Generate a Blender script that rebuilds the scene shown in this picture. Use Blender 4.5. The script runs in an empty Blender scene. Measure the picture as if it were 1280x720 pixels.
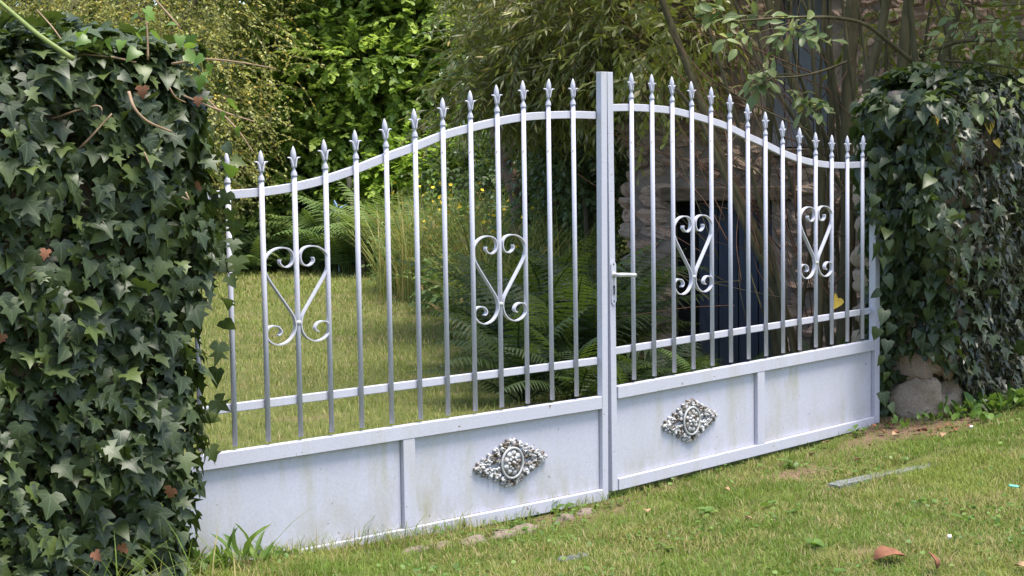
import bpy, math, random
import numpy as np
from mathutils import Vector, Matrix, Euler

R = math.radians
rng = np.random.default_rng(7)
random.seed(7)
scene = bpy.context.scene
col = scene.collection

# ------------------------------------------------------------------ camera
F_PX = 2154.24                       # focal length in pixels of the 1280 px wide photograph
CAM = np.array([-5.4351, -5.3307, 1.5316])
M = np.array([[0.73740727, -0.67526872, -0.01557788],
              [0.06676024, 0.04991469, 0.99651974],
              [0.67214105, 0.73588089, -0.08188856]])
cam_data = bpy.data.cameras.new('camera')
cam_data.sensor_width = 36.0
cam_data.lens = F_PX / 1280 * 36.0
cam_data.clip_end = 400
cam = bpy.data.objects.new('camera', cam_data)
mw = Matrix(((M[0][0], M[1][0], -M[2][0], CAM[0]),
             (M[0][1], M[1][1], -M[2][1], CAM[1]),
             (M[0][2], M[1][2], -M[2][2], CAM[2]),
             (0, 0, 0, 1)))
cam.matrix_world = mw
col.objects.link(cam)
scene.camera = cam

# ------------------------------------------------------------------ light
SUN_TO = Vector((0.08, -0.27, 0.95)).normalized()      # direction towards the sun
world = bpy.data.worlds.new('World')
scene.world = world
world.use_nodes = True
wn = world.node_tree.nodes
sky = wn.new('ShaderNodeTexSky')
sky.sky_type = 'NISHITA'
sky.sun_disc = False
sky.sun_elevation = math.asin(SUN_TO.z)
sky.sun_rotation = math.atan2(SUN_TO.x, SUN_TO.y)
sky.air_density = 1.0
sky.dust_density = 2.0
wn['Background'].inputs['Strength'].default_value = 0.15
world.node_tree.links.new(sky.outputs[0], wn['Background'].inputs['Color'])
sun = bpy.data.lights.new('sun', 'SUN')
sun.energy = 3.0
sun.angle = R(22)
sun.color = (1.0, 0.95, 0.86)
sun_o = bpy.data.objects.new('sun', sun)
sun_o.rotation_euler = (-SUN_TO).to_track_quat('-Z', 'Y').to_euler()
col.objects.link(sun_o)

vs = scene.view_settings
vs.view_transform = 'Standard'
vs.look = 'None'
vs.gamma = 1
vs.exposure = 1.3
cy = scene.cycles
cy.use_denoising = True
cy.max_bounces = 6
cy.diffuse_bounces = 4
cy.glossy_bounces = 2
cy.transmission_bounces = 3
cy.transparent_max_bounces = 4
cy.caustics_reflective = False
cy.caustics_refractive = False

# ------------------------------------------------------------------ helpers
def V(px, py, D):
    """world point seen at photo pixel (px, py) at forward distance D"""
    v = np.array([(px - 640) / F_PX, (360 - py) / F_PX, 1.0])
    return CAM + (M.T @ v) * D

RIGHT = np.array([M[0][0], M[0][1], 0]); RIGHT /= np.linalg.norm(RIGHT)
FWD = np.array([M[2][0], M[2][1], 0]); FWD /= np.linalg.norm(FWD)

def proj(P):
    q = (np.atleast_2d(P) - CAM) @ M.T
    return 640 + F_PX * q[:, 0] / q[:, 2], 360 - F_PX * q[:, 1] / q[:, 2], q[:, 2]

def sstep(t):
    t = np.clip(t, 0, 1)
    return t * t * (3 - 2 * t)

def vnoise(x, y, seed=0):
    """smooth value noise, 0..1"""
    x = np.asarray(x, float); y = np.asarray(y, float)
    xi = np.floor(x).astype(np.int64); yi = np.floor(y).astype(np.int64)
    fx = sstep(x - xi); fy = sstep(y - yi)
    def h(a, b):
        n = (a * 374761393 + b * 668265263 + seed * 1442695041) & 0xffffffff
        n = ((n ^ (n >> 13)) * 1274126177) & 0xffffffff
        return ((n ^ (n >> 16)) & 0xffff) / 65535.0
    return (h(xi, yi) * (1 - fx) + h(xi + 1, yi) * fx) * (1 - fy) + (h(xi, yi + 1) * (1 - fx) + h(xi + 1, yi + 1) * fx) * fy

GX = np.array([-6, -3, -2.1, -1.4, -0.6, 0, 0.6, 1.4, 2.2, 3.0, 6])
GZ = np.array([.05, .05, .045, -.004, -.045, -.03, -.035, -.03, .03, .06, .06])
def gz(x, y):
    x = np.asarray(x, float); y = np.asarray(y, float)
    near = np.interp(x, GX, GZ)
    k = sstep((np.abs(y + 0.2) - 0.5) / 2.0)
    z = near * (1 - k) - 0.04 * k
    sd = ((x - 0.6) * 5 - y * 3.7) / 6.22
    z = z - 0.85 * sstep(sd / 1.6) * sstep((y - 0.9) / 2.0)
    z = z + 0.02 * (vnoise(x * 1.7, y * 1.7, 3) - .5) + 0.03 * (vnoise(x * .5, y * .5, 4) - .5)
    dist = (x - CAM[0]) * FWD[0] + (y - CAM[1]) * FWD[1]
    z = z + 5.0 * sstep((dist - 27) / 14)               # wooded bank behind the garden
    return z

def link(o, parent=None):
    col.objects.link(o)
    if parent is not None:
        o.parent = parent
    return o

def tag(o, label=None, cat=None, group=None, kind=None):
    if label: o['label'] = label
    if cat: o['category'] = cat
    if group: o['group'] = group
    if kind: o['kind'] = kind
    return o

def empty(name, loc=(0, 0, 0), rz=0.0):
    o = bpy.data.objects.new(name, None)
    o.location = loc
    o.rotation_euler = (0, 0, rz)
    o.empty_display_size = 0.1
    return link(o)

def pymesh(name, verts, faces, mat, smooth=False):
    me = bpy.data.meshes.new(name)
    me.from_pydata([tuple(map(float, v)) for v in verts], [], [tuple(map(int, f)) for f in faces])
    if mat: me.materials.append(mat)
    if smooth:
        me.polygons.foreach_set('use_smooth', [True] * len(me.polygons))
    me.update()
    return me

def npmesh(name, verts, tris, mat, rnd=None, smooth=False):
    verts = np.asarray(verts, np.float32).reshape(-1, 3)
    tris = np.asarray(tris, np.int32).reshape(-1, 3)
    me = bpy.data.meshes.new(name)
    me.vertices.add(len(verts)); me.loops.add(tris.size); me.polygons.add(len(tris))
    me.vertices.foreach_set('co', verts.ravel())
    me.loops.foreach_set('vertex_index', tris.ravel())
    me.polygons.foreach_set('loop_start', np.arange(0, tris.size, 3, dtype=np.int32))
    if smooth:
        me.polygons.foreach_set('use_smooth', np.ones(len(tris), bool))
    if mat: me.materials.append(mat)
    if rnd is not None:
        a = me.attributes.new('rnd', 'FLOAT', 'POINT')
        a.data.foreach_set('value', np.asarray(rnd, np.float32))
    me.update()
    me.validate()
    return me

def mobj(name, me, parent=None):
    return link(bpy.data.objects.new(name, me), parent)

class MB:
    """collects polygons of one part"""
    def __init__(self):
        self.v = []; self.f = []
    def add(self, v, f):
        n = len(self.v)
        self.v += [tuple(p) for p in v]
        self.f += [tuple(i + n for i in q) for q in f]
        return self
    def hexa(self, c):
        return self.add(c, [(0, 3, 2, 1), (4, 5, 6, 7), (0, 1, 5, 4), (1, 2, 6, 5), (2, 3, 7, 6), (3, 0, 4, 7)])
    def box(self, x0, x1, y0, y1, z0, z1):
        return self.hexa([(x0, y0, z0), (x1, y0, z0), (x1, y1, z0), (x0, y1, z0), (x0, y0, z1), (x1, y0, z1), (x1, y1, z1), (x0, y1, z1)])
    def tube(self, pts, rad, n=8, cap=True):
        pts = np.asarray(pts, float)
        rad = np.broadcast_to(np.asarray(rad, float), (len(pts),))
        T = np.gradient(pts, axis=0); T /= np.linalg.norm(T, axis=1)[:, None] + 1e-12
        ref = np.array([0.0, 0, 1]) if abs(T[0][2]) < .9 else np.array([1.0, 0, 0])
        vs_ = []
        for i in range(len(pts)):
            a = np.cross(T[i], ref); a /= np.linalg.norm(a) + 1e-12
            b = np.cross(T[i], a); ref = -np.cross(T[i], a) if False else ref
            for k in range(n):
                t = 2 * math.pi * k / n
                vs_.append(pts[i] + rad[i] * (math.cos(t) * a + math.sin(t) * b))
        fs = [(i * n + k, i * n + (k + 1) % n, (i + 1) * n + (k + 1) % n, (i + 1) * n + k) for i in range(len(pts) - 1) for k in range(n)]
        if cap:
            fs.append(tuple(range(n))[::-1]); fs.append(tuple((len(pts) - 1) * n + k for k in range(n)))
        return self.add(vs_, fs)
    def lathe(self, prof, n=10, centre=(0, 0), sy=1.0):
        vs_ = []
        for r, z in prof:
            for k in range(n):
                t = 2 * math.pi * k / n
                vs_.append((centre[0] + r * math.cos(t), centre[1] + sy * r * math.sin(t), z))
        m = len(prof)
        fs = [(i * n + k, i * n + (k + 1) % n, (i + 1) * n + (k + 1) % n, (i + 1) * n + k) for i in range(m - 1) for k in range(n)]
        fs.append(tuple(range(n))[::-1]); fs.append(tuple((m - 1) * n + k for k in range(n)))
        return self.add(vs_, fs)
    def ball(self, c, r, n=8, m=5):
        vs_ = []; r = np.broadcast_to(np.asarray(r, float), (3,))
        for i in range(m + 1):
            p = math.pi * i / m
            for k in range(n):
                t = 2 * math.pi * k / n
                vs_.append((c[0] + r[0] * math.sin(p) * math.cos(t), c[1] + r[1] * math.sin(p) * math.sin(t), c[2] + r[2] * math.cos(p)))
        fs = [(i * n + k, (i + 1) * n + k, (i + 1) * n + (k + 1) % n, i * n + (k + 1) % n) for i in range(m) for k in range(n)]
        return self.add(vs_, fs)
    def mesh(self, name, mat, smooth=False):
        return pymesh(name, self.v, self.f, mat, smooth)
    def build(self, name, mat, parent=None, smooth=False, bevel=0):
        o = mobj(name, self.mesh(name, mat, smooth), parent)
        if bevel:
            b = o.modifiers.new('bevel', 'BEVEL'); b.width = bevel; b.segments = 2; b.limit_method = 'ANGLE'
        return o

def smooth_path(pts, n=8):
    """Catmull-Rom through points"""
    P = np.asarray(pts, float)
    Q = np.vstack([2 * P[0] - P[1], P, 2 * P[-1] - P[-2]])
    out = []
    for i in range(1, len(Q) - 2):
        for t in np.linspace(0, 1, n, endpoint=False):
            a, b, c, d = Q[i - 1], Q[i], Q[i + 1], Q[i + 2]
            out.append(.5 * ((2 * b) + (c - a) * t + (2 * a - 5 * b + 4 * c - d) * t * t + (3 * b - 3 * c + d - a) * t ** 3))
    out.append(P[-1])
    return np.array(out)

def frames(tip, nrm):
    """orthonormal frames: Y = tip, Z ~ nrm"""
    tip = tip / (np.linalg.norm(tip, axis=1)[:, None] + 1e-9)
    x = np.cross(tip, nrm); x /= np.linalg.norm(x, axis=1)[:, None] + 1e-9
    z = np.cross(x, tip)
    return np.stack([x, tip, z], axis=2)          # columns

def scatter(name, tmpl, P, Fr, S, mat, rnd=None, smooth=False):
    """one mesh from many copies of a template (verts, tris)"""
    tv, tf = tmpl
    n = len(P)
    S = np.asarray(S, float)
    if S.ndim == 1: S = S[:, None].repeat(3, 1)
    v = tv[None, :, :] * S[:, None, :]
    v = np.einsum('nij,nkj->nki', Fr, v) + P[:, None, :]
    f = tf[None, :, :] + (np.arange(n) * len(tv))[:, None, None]
    r = None
    if rnd is None: rnd = rng.random(n)
    r = np.repeat(rnd, len(tv))
    return npmesh(name, v, f, mat, r, smooth)

def unit(n):
    v = rng.normal(size=(n, 3))
    return v / np.linalg.norm(v, axis=1)[:, None]

# ------------------------------------------------------------------ materials
def new_mat(name):
    m = bpy.data.materials.new(name); m.use_nodes = True
    nt = m.node_tree
    return m, nt, nt.nodes['Principled BSDF'], nt.nodes['Material Output']

def noise_node(nt, scale, detail=4, rough=.55, coord='Object', stretch=None, dist=0.0):
    tc = nt.nodes.new('ShaderNodeTexCoord')
    n = nt.nodes.new('ShaderNodeTexNoise')
    n.inputs['Scale'].default_value = scale; n.inputs['Detail'].default_value = detail
    n.inputs['Roughness'].default_value = rough; n.inputs['Distortion'].default_value = dist
    if stretch:
        mp = nt.nodes.new('ShaderNodeMapping'); mp.inputs['Scale'].default_value = stretch
        nt.links.new(tc.outputs[coord], mp.inputs[0]); nt.links.new(mp.outputs[0], n.inputs['Vector'])
    else:
        nt.links.new(tc.outputs[coord], n.inputs['Vector'])
    return n

def ramp_node(nt, src, stops, interp='LINEAR'):
    r = nt.nodes.new('ShaderNodeValToRGB')
    r.color_ramp.interpolation = interp
    e = r.color_ramp.elements
    while len(e) < len(stops): e.new(0.5)
    for el, (p, c) in zip(e, stops):
        el.position = p; el.color = (*c, 1) if len(c) == 3 else c
    nt.links.new(src, r.inputs[0])
    return r

def mix_node(nt, fac, a, b, mode='MIX'):
    m = nt.nodes.new('ShaderNodeMix'); m.data_type = 'RGBA'; m.blend_type = mode
    for sock, val in ((m.inputs[0], fac), (m.inputs[6], a), (m.inputs[7], b)):
        if hasattr(val, 'is_output'): nt.links.new(val, sock)
        elif isinstance(val, (int, float)): sock.default_value = val
        else: sock.default_value = (*val, 1)
    return m.outputs[2]

def bump_node(nt, p, h, strength=.3, dist=.01):
    b = nt.nodes.new('ShaderNodeBump'); b.inputs['Strength'].default_value = strength; b.inputs['Distance'].default_value = dist
    nt.links.new(h, b.inputs['Height']); nt.links.new(b.outputs[0], p.inputs['Normal'])

def leaf_mat(name, stops, rough=.45, spec=.4, trans=.3, tcol=(.25, .38, .04), veins=False):
    m, nt, p, out = new_mat(name)
    at = nt.nodes.new('ShaderNodeAttribute'); at.attribute_name = 'rnd'
    oi = nt.nodes.new('ShaderNodeObjectInfo')
    ad = nt.nodes.new('ShaderNodeMath'); ad.operation = 'ADD'
    fr = nt.nodes.new('ShaderNodeMath'); fr.operation = 'FRACT'
    nt.links.new(at.outputs['Fac'], ad.inputs[0]); nt.links.new(oi.outputs['Random'], ad.inputs[1]); nt.links.new(ad.outputs[0], fr.inputs[0])
    rp = ramp_node(nt, fr.outputs[0], stops)
    nz = noise_node(nt, 60, 2)
    c = mix_node(nt, .35, rp.outputs[0], ramp_node(nt, nz.outputs[0], [(.3, (.55, .55, .55)), (.7, (1.35, 1.35, 1.35))]).outputs[0], 'MULTIPLY')
    if veins:
        la = nt.nodes.new('ShaderNodeAttribute'); la.attribute_name = 'lco'
        sx = nt.nodes.new('ShaderNodeSeparateXYZ'); nt.links.new(la.outputs['Vector'], sx.inputs[0])
        def mth(op, a, b=None, cc=None):
            q = nt.nodes.new('ShaderNodeMath'); q.operation = op
            for k_, val in enumerate((a, b, cc)):
                if val is None: continue
                if hasattr(val, 'is_output'): nt.links.new(val, q.inputs[k_])
                else: q.inputs[k_].default_value = val
            return q.outputs[0]
        ax_ = mth('ABSOLUTE', sx.outputs[0]); yy = mth('SUBTRACT', sx.outputs[1], .04)
        d0 = ax_
        for ang in (.72, 1.35):
            dd = mth('ABSOLUTE', mth('SUBTRACT', mth('MULTIPLY', ax_, math.cos(ang)), mth('MULTIPLY', yy, math.sin(ang))))
            d0 = mth('MINIMUM', d0, mth('ADD', dd, .006))
        vein = nt.nodes.new('ShaderNodeMapRange'); vein.inputs[1].default_value = .010; vein.inputs[2].default_value = .028; vein.inputs[3].default_value = .55; vein.inputs[4].default_value = 0
        nt.links.new(d0, vein.inputs[0])
        c = mix_node(nt, vein.outputs[0], c, (.10, .14, .065))
    nt.links.new(c, p.inputs['Base Color'])
    p.inputs['Roughness'].default_value = rough
    p.inputs['Specular IOR Level'].default_value = spec
    tr = nt.nodes.new('ShaderNodeBsdfTranslucent')
    tc = mix_node(nt, .5, rp.outputs[0], tcol)
    nt.links.new(tc, tr.inputs[0])
    mx = nt.nodes.new('ShaderNodeMixShader'); mx.inputs[0].default_value = trans
    nt.links.new(p.outputs[0], mx.inputs[1]); nt.links.new(tr.outputs[0], mx.inputs[2])
    nt.links.new(mx.outputs[0], out.inputs[0])
    return m

MT = {}
def paint_mat(name, dirt=1.0, foot=False, base=(.485, .480, .555)):
    m, nt, p, out = new_mat(name)
    big = noise_node(nt, 2.2, 4, .6, stretch=(1, 1, .55))
    streak = noise_node(nt, 9, 5, .65, stretch=(1.0, 1.0, .22))
    fine = noise_node(nt, 120, 3, .6)
    spots = noise_node(nt, 34, 3, .6)
    c = ramp_node(nt, big.outputs[0], [(.3, tuple(b * .93 for b in base)), (.7, base)]).outputs[0]
    # algae / grime film, yellowish green
    gm = nt.nodes.new('ShaderNodeMath'); gm.operation = 'MULTIPLY'
    g1 = ramp_node(nt, streak.outputs[0], [(.46, (0, 0, 0)), (.74, (1, 1, 1))])
    g2 = ramp_node(nt, big.outputs[0], [(.40, (0, 0, 0)), (.62, (1, 1, 1))])
    nt.links.new(g1.outputs[0], gm.inputs[0]); nt.links.new(g2.outputs[0], gm.inputs[1])
    gs = nt.nodes.new('ShaderNodeMath'); gs.operation = 'MULTIPLY'; gs.inputs[1].default_value = .8 * dirt
    nt.links.new(gm.outputs[0], gs.inputs[0])
    c = mix_node(nt, gs.outputs[0], c, (.34, .325, .20))
    f2 = ramp_node(nt, fine.outputs[0], [(.35, (.9, .9, .9)), (.65, (1.06, 1.06, 1.06))])
    c = mix_node(nt, .7, c, f2.outputs[0], 'MULTIPLY')
    # mud splashed up the foot of the gate
    tcz = nt.nodes.new('ShaderNodeTexCoord'); sz = nt.nodes.new('ShaderNodeSeparateXYZ'); nt.links.new(tcz.outputs['Object'], sz.inputs[0])
    mr = nt.nodes.new('ShaderNodeMapRange'); mr.inputs[1].default_value = .20; mr.inputs[2].default_value = -.05; mr.inputs[3].default_value = 0; mr.inputs[4].default_value = 1
    nt.links.new(sz.outputs[2], mr.inputs[0])
    mud = noise_node(nt, 7, 6, .7, stretch=(1, 1, .6))
    mm_ = nt.nodes.new('ShaderNodeMath'); mm_.operation = 'MULTIPLY'
    nt.links.new(mr.outputs[0], mm_.inputs[0]); nt.links.new(ramp_node(nt, mud.outputs[0], [(.42, (0, 0, 0)), (.68, (.75, .75, .75))]).outputs[0], mm_.inputs[1])
    if foot: c = mix_node(nt, mm_.outputs[0], c, (.27, .25, .15))
    # chips with rust
    s2 = ramp_node(nt, spots.outputs[0], [(.705, (0, 0, 0)), (.73, (1, 1, 1))])
    c = mix_node(nt, s2.outputs[0], c, (.17, .11, .07))
    nt.links.new(c, p.inputs['Base Color'])
    p.inputs['Roughness'].default_value = .42
    p.inputs['Specular IOR Level'].default_value = .45
    bump_node(nt, p, fine.outputs[0], .12, .002)
    return m
MT['paint'] = paint_mat('gate_paint', .6)
MT['panel_paint'] = paint_mat('panel_paint', 1.0, True)
MT['weathered'] = paint_mat('weathered_paint', 1.0, False, (.42, .42, .43))

def ornament_mat():
    m, nt, p, out = new_mat('cast_ornament')
    n = noise_node(nt, 26, 4, .6)
    n2 = noise_node(nt, 70, 3, .6)
    r = ramp_node(nt, n.outputs[0], [(.30, (.05, .035, .025)), (.42, (.17, .14, .11)), (.50, (.44, .43, .43)), (.60, (.52, .52, .54)), (.66, (.30, .26, .22)), (.74, (.13, .06, .03))])
    c = mix_node(nt, .8, r.outputs[0], ramp_node(nt, n2.outputs[0], [(.3, (.5, .5, .5)), (.65, (1.1, 1.1, 1.1))]).outputs[0], 'MULTIPLY')
    nt.links.new(c, p.inputs['Base Color'])
    p.inputs['Roughness'].default_value = .5
    return m
MT['ornament'] = ornament_mat()

def simple_mat(name, c1, c2, scale=8, rough=.7, bump=.3, stretch=None, spec=.3, metal=0, detail=5):
    m, nt, p, out = new_mat(name)
    n = noise_node(nt, scale, detail, .6, stretch=stretch)
    r = ramp_node(nt, n.outputs[0], [(.32, c1), (.68, c2)])
    nt.links.new(r.outputs[0], p.inputs['Base Color'])
    p.inputs['Roughness'].default_value = rough
    p.inputs['Specular IOR Level'].default_value = spec
    p.inputs['Metallic'].default_value = metal
    if bump: bump_node(nt, p, n.outputs[0], bump, .01)
    return m

def stone_mat(name, stops, moss=.35):
    m, nt, p, out = new_mat(name)
    oi = nt.nodes.new('ShaderNodeObjectInfo')
    rp = ramp_node(nt, oi.outputs['Random'], stops)
    n = noise_node(nt, 14, 6, .65)
    n2 = noise_node(nt, 3.5, 4, .6)
    c = mix_node(nt, .75, rp.outputs[0], ramp_node(nt, n.outputs[0], [(.3, (.5, .5, .5)), (.7, (1.3, 1.28, 1.25))]).outputs[0], 'MULTIPLY')
    mm = nt.nodes.new('ShaderNodeMath'); mm.operation = 'MULTIPLY'; mm.inputs[1].default_value = moss
    nt.links.new(ramp_node(nt, n2.outputs[0], [(.55, (0, 0, 0)), (.7, (1, 1, 1))]).outputs[0], mm.inputs[0])
    c = mix_node(nt, mm.outputs[0], c, (.07, .085, .03))
    nt.links.new(c, p.inputs['Base Color']); p.inputs['Roughness'].default_value = .9
    bump_node(nt, p, n.outputs[0], .9, .02)
    return m
MT['wall_stone'] = stone_mat('rubble_stone', [(0, (.36, .24, .18)), (.4, (.50, .345, .265)), (.7, (.58, .42, .33)), (1, (.43, .32, .26))])
MT['pillar_stone'] = stone_mat('pillar_stone', [(0, (.38, .29, .21)), (.5, (.50, .39, .29)), (1, (.46, .34, .26))], .3)
MT['mortar'] = simple_mat('old_mortar', (.15, .12, .10), (.30, .24, .20), 9, .95, .8)
MT['earth'] = simple_mat('bank_earth', (.03, .024, .016), (.06, .048, .03), 9, .95, .8)
MT['kerb'] = simple_mat('kerb_concrete', (.11, .115, .12), (.19, .195, .2), 16, .9, .5)
MT['field_stone'] = simple_mat('field_stone', (.15, .115, .09), (.30, .235, .19), 12, .9, .7)
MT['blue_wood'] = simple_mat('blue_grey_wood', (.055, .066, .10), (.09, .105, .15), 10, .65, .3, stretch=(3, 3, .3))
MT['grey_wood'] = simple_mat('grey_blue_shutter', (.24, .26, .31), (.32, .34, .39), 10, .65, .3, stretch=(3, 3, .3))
MT['oak'] = simple_mat('old_oak', (.07, .05, .035), (.15, .11, .08), 10, .85, .6, stretch=(1, 1, 4))
MT['stake'] = simple_mat('weathered_stake', (.28, .22, .15), (.42, .34, .24), 10, .85, .4, stretch=(3, 3, .4))
MT['bark'] = simple_mat('grey_bark', (.06, .052, .035), (.16, .14, .09), 14, .9, .8, stretch=(2, 2, .5))
MT['olive_bark'] = simple_mat('olive_bark', (.05, .043, .02), (.115, .098, .05), 10, .85, .5, stretch=(2, 2, .5))
MT['brown_bark'] = simple_mat('brown_bark', (.09, .06, .045), (.24, .17, .13), 16, .9, .8, stretch=(2, 2, .6))
MT['red_twig'] = simple_mat('red_twig', (.06, .028, .016), (.13, .062, .032), 12, .7, 0)
MT['vine'] = simple_mat('vine_stem', (.20, .13, .08), (.36, .25, .16), 14, .8, .3)
MT['green_stem'] = simple_mat('green_stem', (.12, .16, .04), (.2, .24, .07), 10, .6, 0)
MT['metal'] = simple_mat('worn_steel', (.50, .50, .50), (.66, .66, .67), 30, .38, .05, metal=.4)
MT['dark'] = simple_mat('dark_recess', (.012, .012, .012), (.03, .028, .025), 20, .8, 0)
MT['dead_leaf'] = simple_mat('dead_leaf', (.13, .05, .028), (.27, .12, .06), 18, .7, .2)
MT['pale_leaf'] = simple_mat('pale_dead_leaf', (.27, .16, .085), (.40, .27, .15), 18, .7, .2)
MT['yellow_leaf'] = simple_mat('yellow_leaf', (.55, .36, .05), (.68, .48, .09), 18, .6, .1)
MT['flower'] = simple_mat('yellow_petal', (.75, .50, .02), (.85, .62, .04), 18, .6, 0)
MT['blue'] = simple_mat('blue_plastic', (.16, .26, .55), (.40, .50, .72), 30, .4, 0)
MT['green_plastic'] = simple_mat('green_plastic', (.10, .42, .30), (.22, .55, .42), 30, .3, 0)
MT['white'] = simple_mat('white_scrap', (.7, .68, .62), (.8, .78, .74), 30, .6, 0)

MT['ivy'] = leaf_mat('ivy_leaf', [(0, (0.0186, 0.0302, 0.0098)), (0.45, (0.0306, 0.0475, 0.0147)), (0.8, (0.0467, 0.0684, 0.0195)), (0.97, (0.085, 0.1152, 0.0275))], .46, .4, .12, veins=True)
MT['ivy_young'] = leaf_mat('young_ivy_leaf', [(0, (.07, .14, .022)), (1, (.15, .25, .04))], .4, .45, .4)
MT['climber'] = leaf_mat('climber_leaf', [(0, (0.0177, 0.0288, 0.0098)), (0.55, (0.0285, 0.0432, 0.0147)), (0.85, (0.0475, 0.0662, 0.0206)), (1, (0.076, 0.1037, 0.0269))], .45, .45, .2, veins=True)
MT['droop_ivy'] = leaf_mat('drooping_ivy_leaf', [(0, (0.0225, 0.0272, 0.015)), (0.6, (0.0411, 0.0476, 0.026)), (1, (0.0748, 0.0816, 0.0462))], .4, .5, .1)
MT['yellow_green'] = leaf_mat('yellow_green_leaf', [(0, (0.2464, 0.2688, 0.0672)), (0.45, (0.3696, 0.3808, 0.1008)), (0.8, (0.4704, 0.4592, 0.1344)), (0.93, (0.5824, 0.4816, 0.0896)), (1, (0.6272, 0.4256, 0.0672))], .42, .45, .42, (.50, .50, .09))
MT['mid_green'] = leaf_mat('mid_green_leaf', [(0, (0.147, 0.2321, 0.0442)), (0.6, (0.2793, 0.3822, 0.0694)), (1, (0.441, 0.5323, 0.1008))], .42, .45, .42, (.40, .56, .07))
MT['bright_green'] = leaf_mat('bright_green_leaf', [(0, (0.22, 0.352, 0.044)), (1, (0.396, 0.528, 0.077))], .45, .4, .45, (.42, .58, .06))
MT['willow'] = leaf_mat('willow_leaf', [(0, (0.104, 0.126, 0.0242)), (0.5, (0.1791, 0.1995, 0.0362)), (0.85, (0.2541, 0.2625, 0.0604)), (0.94, (0.3234, 0.315, 0.2053)), (1, (0.4851, 0.357, 0.0845))], .36, .5, .38, (.32, .38, .045))
MT['sallow'] = leaf_mat('sallow_leaf', [(0, (.10, .145, .05)), (.6, (.17, .22, .08)), (.92, (.24, .28, .11)), (1, (.42, .36, .06))], .42, .45, .35, (.32, .40, .08))
MT['dark_green'] = leaf_mat('dark_green_leaf', [(0, (0.024, 0.0456, 0.0156)), (0.7, (0.048, 0.084, 0.0264)), (1, (0.078, 0.12, 0.036))], .5, .35, .25)
MT['wood_green'] = leaf_mat('wood_green_leaf', [(0, (0.0308, 0.056, 0.0168)), (0.7, (0.07, 0.112, 0.028)), (1, (0.14, 0.182, 0.049))], .5, .3, .3)
MT['laurel'] = leaf_mat('laurel_leaf', [(0, (0.075, 0.1275, 0.0525)), (0.7, (0.1275, 0.1875, 0.0825)), (1, (0.21, 0.27, 0.135))], .35, .5, .2)
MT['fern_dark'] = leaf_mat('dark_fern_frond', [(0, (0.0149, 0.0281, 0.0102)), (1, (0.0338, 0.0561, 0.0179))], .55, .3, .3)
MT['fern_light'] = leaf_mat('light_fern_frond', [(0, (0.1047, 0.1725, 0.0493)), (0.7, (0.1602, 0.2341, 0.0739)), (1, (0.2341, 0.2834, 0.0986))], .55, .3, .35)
MT['grass'] = leaf_mat('grass_blade', [(0, (0.084, 0.147, 0.0185)), (0.35, (0.1344, 0.2058, 0.0252)), (0.62, (0.1848, 0.2436, 0.0378)), (0.78, (0.2436, 0.252, 0.063)), (0.92, (0.3192, 0.2604, 0.1092)), (1, (0.3696, 0.294, 0.1596))], .55, .3, .35, (.30, .40, .06))
MT['weed'] = leaf_mat('weed_leaf', [(0, (.07, .14, .025)), (.7, (.12, .21, .04)), (1, (.18, .27, .06))], .5, .4, .35)
MT['reed'] = leaf_mat('reed_blade', [(0, (0.125, 0.175, 0.042)), (0.5, (0.25, 0.275, 0.072)), (0.8, (0.375, 0.325, 0.096)), (1, (0.425, 0.275, 0.108))], .55, .3, .35, (.4, .4, .08))

def soil_mat():
    m, nt, p, out = new_mat('lawn_soil')
    n = noise_node(nt, 2.0, 6, .6)
    n2 = noise_node(nt, 45, 5, .7)
    c = ramp_node(nt, n.outputs[0], [(.33, (.085, .10, .03)), (.55, (.11, .12, .04)), (.72, (.17, .13, .08))]).outputs[0]
    c = mix_node(nt, .8, c, ramp_node(nt, n2.outputs[0], [(.3, (.45, .45, .42)), (.7, (1.4, 1.35, 1.25))]).outputs[0], 'MULTIPLY')
    at = nt.nodes.new('ShaderNodeAttribute'); at.attribute_name = 'rnd'
    c = mix_node(nt, at.outputs['Fac'], c, mix_node(nt, .8, (.17, .115, .08), ramp_node(nt, n2.outputs[0], [(.3, (.45, .45, .42)), (.7, (1.4, 1.35, 1.25))]).outputs[0], 'MULTIPLY'))
    nt.links.new(c, p.inputs['Base Color']); p.inputs['Roughness'].default_value = .95
    p.inputs['Specular IOR Level'].default_value = .1
    bump_node(nt, p, n2.outputs[0], .6, .02)
    return m
MT['soil'] = soil_mat()

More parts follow.
